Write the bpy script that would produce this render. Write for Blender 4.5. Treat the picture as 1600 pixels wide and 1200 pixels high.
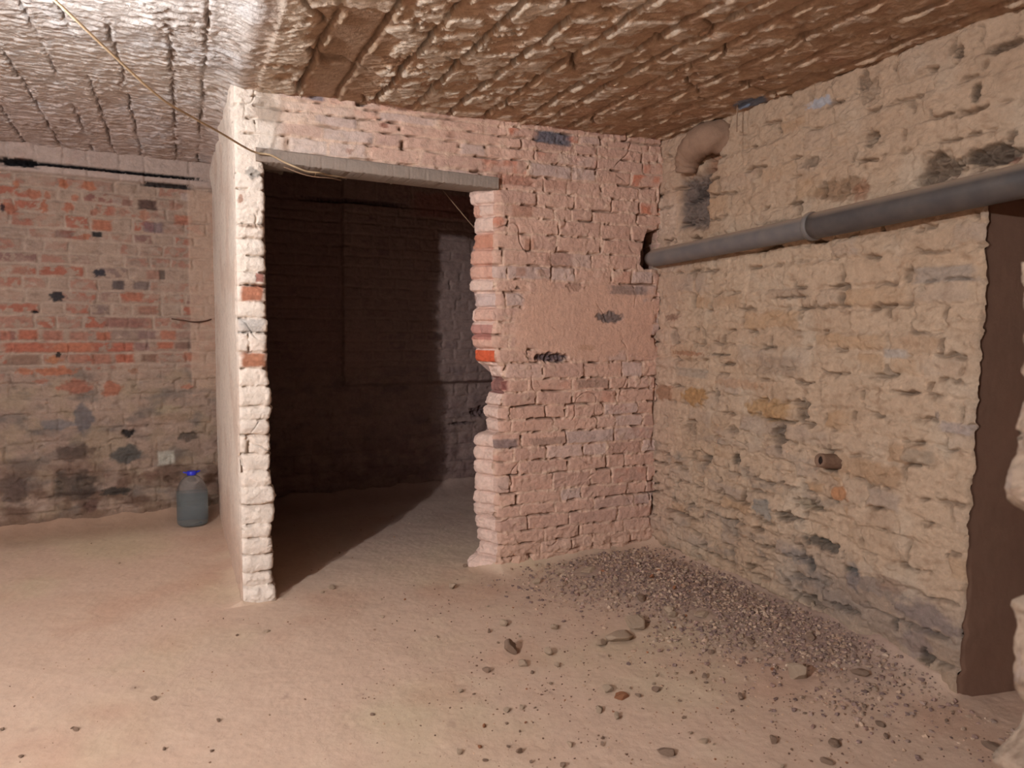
import bpy, bmesh, math, random
import numpy as np
from mathutils import Vector, Matrix

for o in list(bpy.data.objects):
    bpy.data.objects.remove(o)
COL = bpy.context.scene.collection
SC = bpy.context.scene

# ---------------------------------------------------------------- camera
YAW, PITCH, ROLL, CAMZ = math.radians(23.7), math.radians(4.6), math.radians(0.6), 1.25
fwd = Vector((math.sin(YAW)*math.cos(PITCH), math.cos(YAW)*math.cos(PITCH), -math.sin(PITCH)))
rgt0 = Vector((math.cos(YAW), -math.sin(YAW), 0)); up0 = rgt0.cross(fwd)
rgt = rgt0*math.cos(ROLL)+up0*math.sin(ROLL); up = up0*math.cos(ROLL)-rgt0*math.sin(ROLL)
cam_data = bpy.data.cameras.new('camera'); cam = bpy.data.objects.new('camera', cam_data); COL.objects.link(cam)
m = Matrix.Identity(4)
for i in range(3):
    m[i][0], m[i][1], m[i][2] = rgt[i], up[i], -fwd[i]
m[0][3], m[1][3], m[2][3] = 0, 0, CAMZ
cam.matrix_world = m
cam_data.sensor_width = 36.0; cam_data.lens = 1160/1600*36.0
cam_data.clip_start = 0.05
cam_data.dof.use_dof = True; cam_data.dof.focus_distance = 3.6; cam_data.dof.aperture_fstop = 4.5
SC.camera = cam

# ---------------------------------------------------------------- world and view
w = bpy.data.worlds.new('dark_basement_air'); SC.world = w; w.use_nodes = True
w.node_tree.nodes['Background'].inputs[0].default_value = (1.0, 0.8, 0.7, 1)
w.node_tree.nodes['Background'].inputs[1].default_value = 0.0
SC.view_settings.view_transform = 'Standard'; SC.view_settings.look = 'None'
SC.view_settings.gamma = 1; SC.view_settings.use_curve_mapping = False
SC.view_settings.exposure = 0.0

# the bare bulb of the cellar, plus an unseen fill bulb added to even the light (the bulb meshes are built further down)
LAMP_A = Vector((-0.50, 2.32, 2.10)); POWER_A = 34.0
FILL_LAMP = Vector((-2.45, -0.19, 2.00)); FILL_POWER = 500.0
LAMP_RGB = (0.98, 1.0, 1.02)

# ---------------------------------------------------------------- helpers
def lin(c):
    c = np.asarray(c, float)/255.0
    return np.where(c <= 0.04045, c/12.92, ((c+0.055)/1.055)**2.4)

def tag(o, label=None, cat=None, group=None, kind=None):
    if label: o['label'] = label
    if cat: o['category'] = cat
    if group: o['group'] = group
    if kind: o['kind'] = kind
    return o

def _hash(ix, iy, seed):
    h = (ix.astype(np.int64)*374761393 + iy.astype(np.int64)*668265263 + seed*1442695041) & 0xFFFFFFFF
    h = ((h ^ (h >> 13))*1274126177) & 0xFFFFFFFF
    h = ((h ^ (h >> 16))*2246822519) & 0xFFFFFFFF
    return ((h ^ (h >> 15)) & 0xFFFFFF)/float(0xFFFFFF)

def noise(x, y, seed=0):
    x = np.asarray(x, float); y = np.asarray(y, float)
    x0 = np.floor(x); y0 = np.floor(y); fx = x-x0; fy = y-y0
    sx = fx*fx*fx*(fx*(fx*6-15)+10); sy = fy*fy*fy*(fy*(fy*6-15)+10)
    def g(dx, dy):
        a = _hash(x0+dx, y0+dy, seed)*6.2831853
        return np.cos(a)*(fx-dx)+np.sin(a)*(fy-dy)
    a = g(0, 0)*(1-sx)+g(1, 0)*sx; b = g(0, 1)*(1-sx)+g(1, 1)*sx
    return (a*(1-sy)+b*sy)*1.5      # about -1..1

def fbm(x, y, seed=0, octv=4, gain=0.5):
    s = 0; a = 1.0; t = 0
    for i in range(octv):
        s = s+a*noise(x*2**i+17.3*i, y*2**i-9.1*i, seed+i*31); t += a; a *= gain
    return s/t*1.3

def sst(a, b, x):
    t = np.clip((x-a)/(b-a), 0, 1); return t*t*(3-2*t)

def mix(a, b, t):
    return a+(b-a)*t

def mixc(c, rgb, t):
    return c+(lin(rgb)[None, :]-c)*t.reshape(-1, 1)

def masonry(u, v, rows, seed, lens, warp, jw):
    """brick or stone courses: returns distance to the joint, per-block randoms, in-block coords"""
    shp = u.shape; u = u.ravel(); v = v.ravel()
    wu = u+warp*fbm(u*9, v*9, seed+1, 3)+warp*.6*noise(u*30, v*30, seed+5); wv = v+warp*fbm(u*7, v*9, seed+2, 3)+warp*.5*noise(u*30, v*30, seed+6)
    rows = np.array(sorted(rows)); r = np.clip(np.searchsorted(rows, wv)-1, 0, len(rows)-2)
    e = np.zeros_like(u); ra = np.zeros_like(u); rb = np.zeros_like(u); rc = np.zeros_like(u); lu = np.zeros_like(u); lv = np.zeros_like(u)
    rng = random.Random(seed)
    for k in range(len(rows)-1):
        js = [-4.0+rng.random()*0.25]; 
        while js[-1] < 8: js.append(js[-1]+rng.choice(lens)*rng.uniform(0.85, 1.18))
        js = np.array(js); mk = r == k
        if not mk.any(): continue
        x = wu[mk]; y = wv[mk]; j = np.searchsorted(js, x)-1
        a = js[j]; b = js[j+1]; lo = rows[k]; hi = rows[k+1]
        skew = (_hash(j, j*0+k, seed+8)-.5)*0.02
        dx = np.minimum(x-a+skew*(y-lo)/(hi-lo), b-x); dy = np.minimum(y-lo, hi-y)
        dd = 0.010
        dx = np.maximum(dx, 0); dy = np.maximum(dy, 0)
        t = np.minimum(dx, dy); s2 = np.clip(1-dx/dd, 0, 1)**2+np.clip(1-dy/dd, 0, 1)**2
        t = np.where(s2 > 0, np.minimum(t, dd*(1-np.sqrt(np.minimum(s2, 1)))), t)
        e[mk] = t; ra[mk] = _hash(j, j*0+k, seed+3); rb[mk] = _hash(j, j*0+k, seed+4); rc[mk] = _hash(j, j*0+k, seed+7)
        lu[mk] = (x-a)/(b-a)-.5; lv[mk] = (y-lo)/(hi-lo)-.5
    return [q.reshape(shp) for q in (e, ra, rb, rc, lu, lv)]

def apply_marks(u, v, h, c, marks, seed):
    """stones, stains, bare bricks and holes that the wall shows in particular places"""
    for i, (u0, v0, u1, v1, rgb, al, dh, rnd) in enumerate(marks):
        a, b = min(u0, u1), max(u0, u1)
        p, q = min(v0, v1), max(v0, v1)
        cu, cv, hu, hv = (a+b)/2, (p+q)/2, max((b-a)/2, .004), max((q-p)/2, .004)
        idx = np.nonzero((np.abs(u-cu) < hu*1.6+.02) & (np.abs(v-cv) < hv*1.6+.02))[0]
        if not len(idx): continue
        uu = u[idx]; vv = v[idx]
        s = min(hu, hv)
        fq = min(1.3/s, 90.0)
        rg_ = .5 if rnd else .16
        wx = (uu-cu+hu*rg_*fbm(uu*fq*.8, vv*fq*.8, seed+i, 3))/hu; wy = (vv-cv+hv*rg_*1.1*fbm(uu*fq*.6, vv*fq*.8, seed+i+50, 3))/hv
        d = np.sqrt(wx*wx+wy*wy) if rnd else np.maximum(np.abs(wx), np.abs(wy))
        mk = 1-sst(.70, 1.12, d)
        if rgb[0] > rgb[1]*1.45: rgb = tuple(q*.68+w_*.32 for q, w_ in zip(rgb, (164, 136, 118)))
        if rgb[0]+rgb[1]+rgb[2] > 0:
            var = .9+.2*noise(uu*40, vv*60, seed+i)
            c[idx] = c[idx]+(lin(rgb)[None, :]*var[:, None]-c[idx])*(mk*al*(.6 if dh < -.012 and sum(rgb) < 160 and seed != 700 else 1))[:, None]
        h[idx] += dh*mk*(0.8+.5*noise(uu*50, vv*50, seed+i+9))*(1.3 if dh < -.012 else 1)
    return h, c

class Surf:
    """several vertex grids gathered into one mesh with a colour attribute"""
    def __init__(s): s.P = []; s.C = []; s.F = []; s.n = 0
    def grid(s, P, C, keep=None, flip=False):
        n, mm = P.shape[:2]
        idx = (np.arange(n*mm).reshape(n, mm)+s.n)
        q = np.stack([idx[:-1, :-1], idx[1:, :-1], idx[1:, 1:], idx[:-1, 1:]], -1)
        if flip: q = q[..., ::-1]
        q = q.reshape(-1, 4) if keep is None else q[keep]
        s.P.append(P.reshape(-1, 3)); s.C.append(C.reshape(-1, 3)); s.F.append(q); s.n += n*mm
    def build(s, name, mat, parent=None, smooth=True):
        P = np.concatenate(s.P).astype(np.float32); C = np.concatenate(s.C)*np.array([1.04, 1.13, 1.24]); F = np.concatenate(s.F).astype(np.int32)
        used = np.zeros(len(P), bool); used[F.ravel()] = True
        rm = np.cumsum(used)-1; P = P[used]; C = C[used]; F = rm[F]
        me = bpy.data.meshes.new(name)
        me.vertices.add(len(P)); me.vertices.foreach_set('co', P.ravel())
        me.loops.add(F.size); me.loops.foreach_set('vertex_index', F.ravel().astype(np.int32))
        me.polygons.add(len(F)); me.polygons.foreach_set('loop_start', np.arange(0, F.size, 4, dtype=np.int32))
        me.polygons.foreach_set('loop_total', np.full(len(F), 4, dtype=np.int32))
        me.polygons.foreach_set('use_smooth', np.full(len(F), smooth))
        me.update(calc_edges=True)
        at = me.color_attributes.new('Col', 'FLOAT_COLOR', 'POINT')
        at.data.foreach_set('color', np.concatenate([np.clip(C, 0.002, .95), np.ones((len(C), 1))], 1).astype(np.float32).ravel())
        me.materials.append(mat)
        o = bpy.data.objects.new(name, me); COL.objects.link(o)
        if parent: o.parent = parent
        return o

def nodes_of(name):
    mt = bpy.data.materials.new(name); mt.use_nodes = True
    nt = mt.node_tree; b = nt.nodes['Principled BSDF']; return mt, nt, b

def dusty(name, rough=.95, bump=.5, sc=(60, 240), var=.18, attr=True, rgb=None):
    mt, nt, b = nodes_of(name); L = nt.links.new
    tc = nt.nodes.new('ShaderNodeTexCoord'); N = []
    for s in (sc[0]*.35, sc[0], sc[1]):
        n = nt.nodes.new('ShaderNodeTexNoise'); n.inputs['Scale'].default_value = s; n.inputs['Detail'].default_value = 5; n.inputs['Roughness'].default_value = .65
        L(tc.outputs['Object'], n.inputs['Vector']); N.append(n)
    r = nt.nodes.new('ShaderNodeMapRange'); r.inputs['From Min'].default_value = .25; r.inputs['From Max'].default_value = .75
    r.inputs['To Min'].default_value = 1-var; r.inputs['To Max'].default_value = 1+var
    ad = nt.nodes.new('ShaderNodeMath'); ad.operation = 'ADD'; L(N[0].outputs['Fac'], ad.inputs[0]); L(N[1].outputs['Fac'], ad.inputs[1])
    hf = nt.nodes.new('ShaderNodeMath'); hf.operation = 'MULTIPLY'; hf.inputs[1].default_value = .5; L(ad.outputs[0], hf.inputs[0]); L(hf.outputs[0], r.inputs['Value'])
    vm = nt.nodes.new('ShaderNodeVectorMath'); vm.operation = 'SCALE'
    if attr:
        a = nt.nodes.new('ShaderNodeAttribute'); a.attribute_name = 'Col'; L(a.outputs['Color'], vm.inputs[0])
    else:
        vm.inputs[0].default_value = tuple(lin(rgb))
    L(r.outputs[0], vm.inputs['Scale']); L(vm.outputs[0], b.inputs['Base Color'])
    b.inputs['Roughness'].default_value = rough; b.inputs['Specular IOR Level'].default_value = .08
    b1 = nt.nodes.new('ShaderNodeBump'); b1.inputs['Strength'].default_value = bump; b1.inputs['Distance'].default_value = .006; L(N[1].outputs['Fac'], b1.inputs['Height'])
    b2 = nt.nodes.new('ShaderNodeBump'); b2.inputs['Strength'].default_value = bump; b2.inputs['Distance'].default_value = .0018; L(N[2].outputs['Fac'], b2.inputs['Height'])
    L(b1.outputs[0], b2.inputs['Normal']); L(b2.outputs[0], b.inputs['Normal'])
    return mt

def plain(name, rgb, rough=.5, metal=0, dust=None):
    mt, nt, b = nodes_of(name); L = nt.links.new
    tc = nt.nodes.new('ShaderNodeTexCoord'); n = nt.nodes.new('ShaderNodeTexNoise'); n.inputs['Scale'].default_value = 14; n.inputs['Detail'].default_value = 6
    L(tc.outputs['Object'], n.inputs['Vector'])
    rp = nt.nodes.new('ShaderNodeValToRGB'); rp.color_ramp.elements[0].position = .35; rp.color_ramp.elements[1].position = .7
    c = lin(rgb); d = lin(dust) if dust is not None else c*1.15
    rp.color_ramp.elements[0].color = (*c, 1); rp.color_ramp.elements[1].color = (*np.clip(d, 0, 1), 1)
    L(n.outputs['Fac'], rp.inputs[0]); L(rp.outputs[0], b.inputs['Base Color'])
    b.inputs['Roughness'].default_value = rough; b.inputs['Metallic'].default_value = metal
    return mt

M_WALL = dusty('dusty_masonry', bump=.9, sc=(70, 260), var=.22)
M_CEIL = dusty('flaking_ceiling_mortar', bump=1.0, sc=(60, 220), var=.28)
M_FLOOR = dusty('trodden_dust', bump=.45, sc=(40, 220), var=.10)
M_PLASTER = dusty('smooth_plaster', bump=.25, sc=(30, 160), var=.08)
M_ROCK = dusty('rubble_stone', bump=.7, sc=(60, 250), var=.2, attr=False, rgb=(190, 166, 144))
M_ROCKD = dusty('dark_rubble', bump=.7, sc=(60, 250), var=.25, attr=False, rgb=(156, 130, 112))
M_ROCKR = dusty('brick_chip', bump=.7, sc=(60, 250), var=.2, attr=False, rgb=(170, 116, 86))
M_GRAVEL = dusty('gravel_grains', bump=.3, sc=(80, 250), var=.2)

# ---- places on the walls: (u0, z0, u1, z1, colour, strength, relief, rounded)
MARKS_A=[(0.211, 1.652, 0.317, 1.668, (150, 118, 94), 0.6, 0.03, 0),
 (1.593, 2.144, 1.803, 2.209, (104, 98, 102), 0.95, -0.006, 0),
 (1.964, 1.261, 2.14, 1.322, (105, 92, 88), 0.85, -0.008, 1),
 (1.604, 1.055, 1.809, 1.107, (92, 76, 78), 0.9, -0.03, 1),
 (1.853, 1.116, 1.968, 1.15, (165, 120, 80), 0.3, 0, 1),
 (2.038, 1.412, 2.278, 1.462, (120, 104, 98), 0.6, 0, 0),
 (1.857, 0.92, 2.058, 0.968, (135, 112, 98), 0.5, 0, 0),
 (0.827, 2.132, 0.862, 2.158, (150, 84, 64), 0.9, -0.003, 1),
 (0.714, 2.216, 0.775, 2.233, (40, 36, 36), 0.9, -0.03, 1),
 (0.821, 2.164, 0.839, 2.179, (40, 36, 36), 0.9, -0.03, 1),
 (0.555, 2.201, 0.569, 2.212, (40, 36, 36), 0.7, -0.02, 1),
 (0.774, 2.041, 0.797, 2.08, (40, 36, 36), 0.4, -0.012, 1),
 (0.506, 2.215, 0.577, 2.234, (100, 100, 110), 0.7, 0, 0),
 (0.665, 1.997, 0.704, 2.025, (150, 95, 75), 0.6, -0.004, 1),
 (1.15, 2.122, 1.188, 2.157, (150, 105, 85), 0.5, -0.006, 1),
 (1.396, 1.93, 1.602, 1.985, (165, 92, 68), 0.65, -0.004, 0),
 (1.603, 1.93, 1.855, 1.98, (160, 100, 78), 0.35, 0, 0),
 (1.429, 2.018, 1.48, 2.049, (160, 98, 75), 0.5, 0, 0),
 (1.315, 1.624, 1.392, 1.676, (190, 115, 72), 0.9, 0, 0),
 (1.554, 1.622, 1.607, 1.679, (182, 112, 80), 0.6, 0, 0),
 (1.661, 1.547, 1.826, 1.614, (160, 105, 85), 0.5, 0, 0),
 (1.476, 1.777, 1.605, 1.84, (178, 112, 84), 0.6, 0, 0),
 (1.503, 1.488, 1.563, 1.532, (176, 115, 88), 0.6, 0, 0),
 (1.62, 1.489, 1.691, 1.53, (168, 112, 88), 0.5, 0, 0),
 (1.301, 1.269, 1.358, 1.31, (170, 100, 80), 0.8, 0, 0),
 (1.292, 1.188, 1.366, 1.247, (158, 92, 80), 0.85, 0, 0),
 (1.299, 1.144, 1.342, 1.185, (180, 120, 95), 0.6, 0, 0),
 (1.319, 1.059, 1.408, 1.103, (184, 100, 68), 1, 0.004, 0),
 (1.409, 0.914, 1.475, 0.968, (120, 48, 44), 0.9, -0.02, 0),
 (1.29, 1.418, 1.33, 1.464, (178, 110, 85), 0.7, 0, 0),
 (0.218, 1.334, 0.315, 1.408, (188, 108, 76), 1, 0.003, 0),
 (0.279, 1.417, 0.316, 1.461, (150, 72, 58), 0.9, -0.004, 0),
 (0.213, 1.052, 0.321, 1.116, (184, 110, 76), 1, 0.003, 0),
 (0.213, 1.749, 0.238, 1.787, (190, 130, 100), 0.8, 0, 1),
 (0.238, 1.858, 0.318, 1.903, (150, 138, 126), 0.75, 0.003, 1),
 (0.205, 1.199, 0.315, 1.265, (172, 164, 156), 0.6, 0.003, 0),
 (1.329, 0.624, 1.531, 0.676, (134, 112, 106), 0.8, 0.004, 0),
 (1.585, 0.632, 1.817, 0.672, (140, 112, 98), 0.5, 0, 0),
 (1.791, 1.423, 1.892, 1.472, (120, 85, 70), 0.4, -0.008, 1),
 (1.504, 1.421, 1.529, 1.44, (40, 36, 36), 0.6, -0.01, 1)]
MARKS_B=[(3.405, 0.844, 3.247, 0.937, (150, 105, 78), 0.8, 0, 1),
 (3.169, 0.849, 2.932, 0.939, (165, 120, 75), 0.85, 0.006, 1),
 (2.676, 0.839, 2.372, 0.938, (168, 126, 82), 0.7, 0.012, 1),
 (2.371, 0.853, 2.308, 0.949, (40, 36, 36), 0.85, -0.05, 1),
 (2.558, 0.836, 2.355, 0.852, (40, 36, 36), 0.6, -0.03, 1),
 (2.507, 0.724, 2.431, 0.836, (40, 36, 36), 0.85, -0.045, 1),
 (2.895, 0.885, 2.857, 0.96, (40, 36, 36), 0.8, -0.03, 1),
 (2.226, 0.672, 2.127, 0.759, (40, 36, 36), 0.75, -0.03, 1),
 (2.17, 0.555, 2.086, 0.629, (178, 112, 66), 0.9, 0.004, 1),
 (2.457, 0.409, 2.361, 0.459, (40, 36, 36), 0.9, -0.04, 1),
 (2.364, 0.489, 2.213, 0.537, (110, 95, 72), 0.5, -0.02, 1),
 (2.319, 0.343, 2.102, 0.395, (80, 72, 64), 0.8, -0.025, 1),
 (2.096, 0.293, 2.012, 0.323, (84, 78, 70), 0.9, -0.03, 1),
 (3.268, 1.098, 2.977, 1.124, (150, 95, 65), 0.8, -0.006, 1),
 (2.952, 1.109, 2.789, 1.121, (40, 36, 36), 0.7, -0.02, 1),
 (2.532, 1.37, 2.314, 1.383, (40, 36, 36), 0.7, -0.02, 1),
 (3.334, 1.275, 3.193, 1.315, (130, 92, 75), 0.7, 0, 1),
 (3.235, 0.989, 2.948, 1.038, (150, 135, 120), 0.5, 0, 0),
 (2.615, 1.037, 2.35, 1.123, (150, 122, 100), 0.6, 0.008, 0),
 (2.897, 0.961, 2.551, 1.009, (172, 128, 96), 0.5, 0.006, 1),
 (2.977, 0.585, 2.908, 0.623, (40, 36, 36), 0.9, -0.035, 1),
 (2.773, 0.602, 2.707, 0.656, (70, 60, 52), 0.8, -0.03, 1),
 (3.272, 1.147, 3.205, 1.248, (40, 36, 36), 0.5, -0.02, 1),
 (3.439, 1.219, 3.391, 1.247, (40, 36, 36), 0.9, -0.02, 1),
 (3.128, 0.701, 3.024, 0.76, (40, 36, 36), 0.6, -0.02, 1),
 (2.793, 0.744, 2.74, 0.787, (40, 36, 36), 0.6, -0.02, 1),
 (2.073, 0.228, 1.999, 0.34, (120, 108, 104), 0.5, 0, 1),
 (2.071, 0.25, 1.807, 0.31, (112, 98, 92), 0.5, 0, 1),
 (2.602, 0.394, 2.482, 0.48, (120, 118, 112), 0.6, 0, 1),
 (2.414, 0.254, 2.237, 0.309, (110, 100, 95), 0.5, 0, 1),
 (2.294, 0.245, 2.233, 0.304, (70, 65, 60), 0.7, -0.02, 1),
 (2.144, 0.129, 2.007, 0.162, (40, 36, 36), 0.7, -0.03, 1),
 (2.33, 0.085, 2.177, 0.138, (40, 36, 36), 0.7, -0.04, 1),
 (1.853, 0.195, 1.612, 0.297, (118, 100, 95), 0.6, 0, 1),
 (1.847, 0.072, 1.698, 0.187, (128, 108, 102), 0.5, 0, 1),
 (1.864, 0.146, 1.835, 0.194, (40, 36, 36), 0.7, -0.03, 1),
 (1.755, 0.052, 1.713, 0.132, (70, 60, 52), 0.7, -0.03, 1),
 (1.608, 0.213, 1.582, 0.256, (40, 36, 36), 0.7, -0.03, 1),
 (1.941, 0.283, 1.808, 0.342, (125, 92, 75), 0.5, 0, 1),
 (1.741, 0.929, 1.722, 0.973, (110, 95, 88), 0.6, 0, 1),
 (1.719, 0.9, 1.596, 0.938, (158, 140, 132), 0.6, 0.008, 0),
 (1.849, 0.774, 1.737, 0.83, (152, 132, 112), 0.6, 0.006, 0),
 (1.862, 1.405, 1.617, 1.463, (150, 132, 118), 0.7, 0.008, 0),
 (1.895, 1.412, 1.854, 1.473, (40, 36, 36), 0.6, -0.02, 1),
 (2.572, 1.373, 2.315, 1.416, (150, 120, 98), 0.4, 0.01, 0),
 (1.964, 1.141, 1.858, 1.176, (160, 148, 138), 0.6, 0.004, 0),
 (2.09, 1.919, 2.038, 1.983, (40, 36, 36), 0.6, -0.03, 1),
 (1.821, 1.978, 1.804, 2.0, (40, 36, 36), 0.6, -0.02, 1),
 (2.106, 2.076, 2.034, 2.17, (40, 36, 36), 0.3, -0.02, 1),
 (2.138, 2.133, 2.079, 2.216, (110, 85, 68), 0.6, -0.03, 1),
 (1.846, 1.724, 1.704, 1.853, (84, 66, 54), 0.7, -0.04, 1),
 (1.707, 1.762, 1.499, 1.837, (70, 56, 48), 0.8, -0.045, 1),
 (1.577, 1.763, 1.498, 1.785, (110, 56, 40), 0.7, -0.01, 1),
 (1.551, 1.823, 1.522, 1.872, (90, 70, 56), 0.7, -0.02, 1),
 (1.675, 1.98, 1.643, 2.042, (90, 70, 56), 0.8, -0.03, 1),
 (1.741, 2.131, 1.71, 2.183, (100, 76, 60), 0.8, -0.03, 1),
 (1.645, 2.112, 1.519, 2.146, (90, 66, 50), 0.7, -0.03, 1),
 (2.339, 1.749, 2.056, 1.841, (132, 98, 72), 0.7, -0.012, 1),
 (2.144, 1.728, 2.05, 1.812, (150, 104, 78), 0.7, 0, 1),
 (2.722, 2.281, 2.524, 2.331, (92, 110, 130), 0.8, 0, 1),
 (2.385, 2.133, 2.258, 2.174, (160, 160, 165), 0.7, 0, 1),
 (2.865, 2.274, 2.7, 2.383, (176, 160, 148), 0.5, 0, 1),
 (2.404, 1.901, 2.294, 1.945, (40, 36, 36), 0.4, -0.012, 1),
 (2.649, 1.692, 2.455, 1.711, (40, 36, 36), 0.3, -0.01, 1),
 (3.238, 1.731, 2.989, 2.024, (96, 82, 76), 0.85, -0.03, 0),
 (3.154, 1.86, 3.001, 1.964, (30, 25, 24), 0.8, -0.02, 1),
 (3.049, 1.995, 2.933, 2.148, (150, 104, 78), 0.7, -0.05, 0),
 (3.467, 1.724, 3.246, 1.961, (196, 168, 146), 0.4, 0, 0)]
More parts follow.
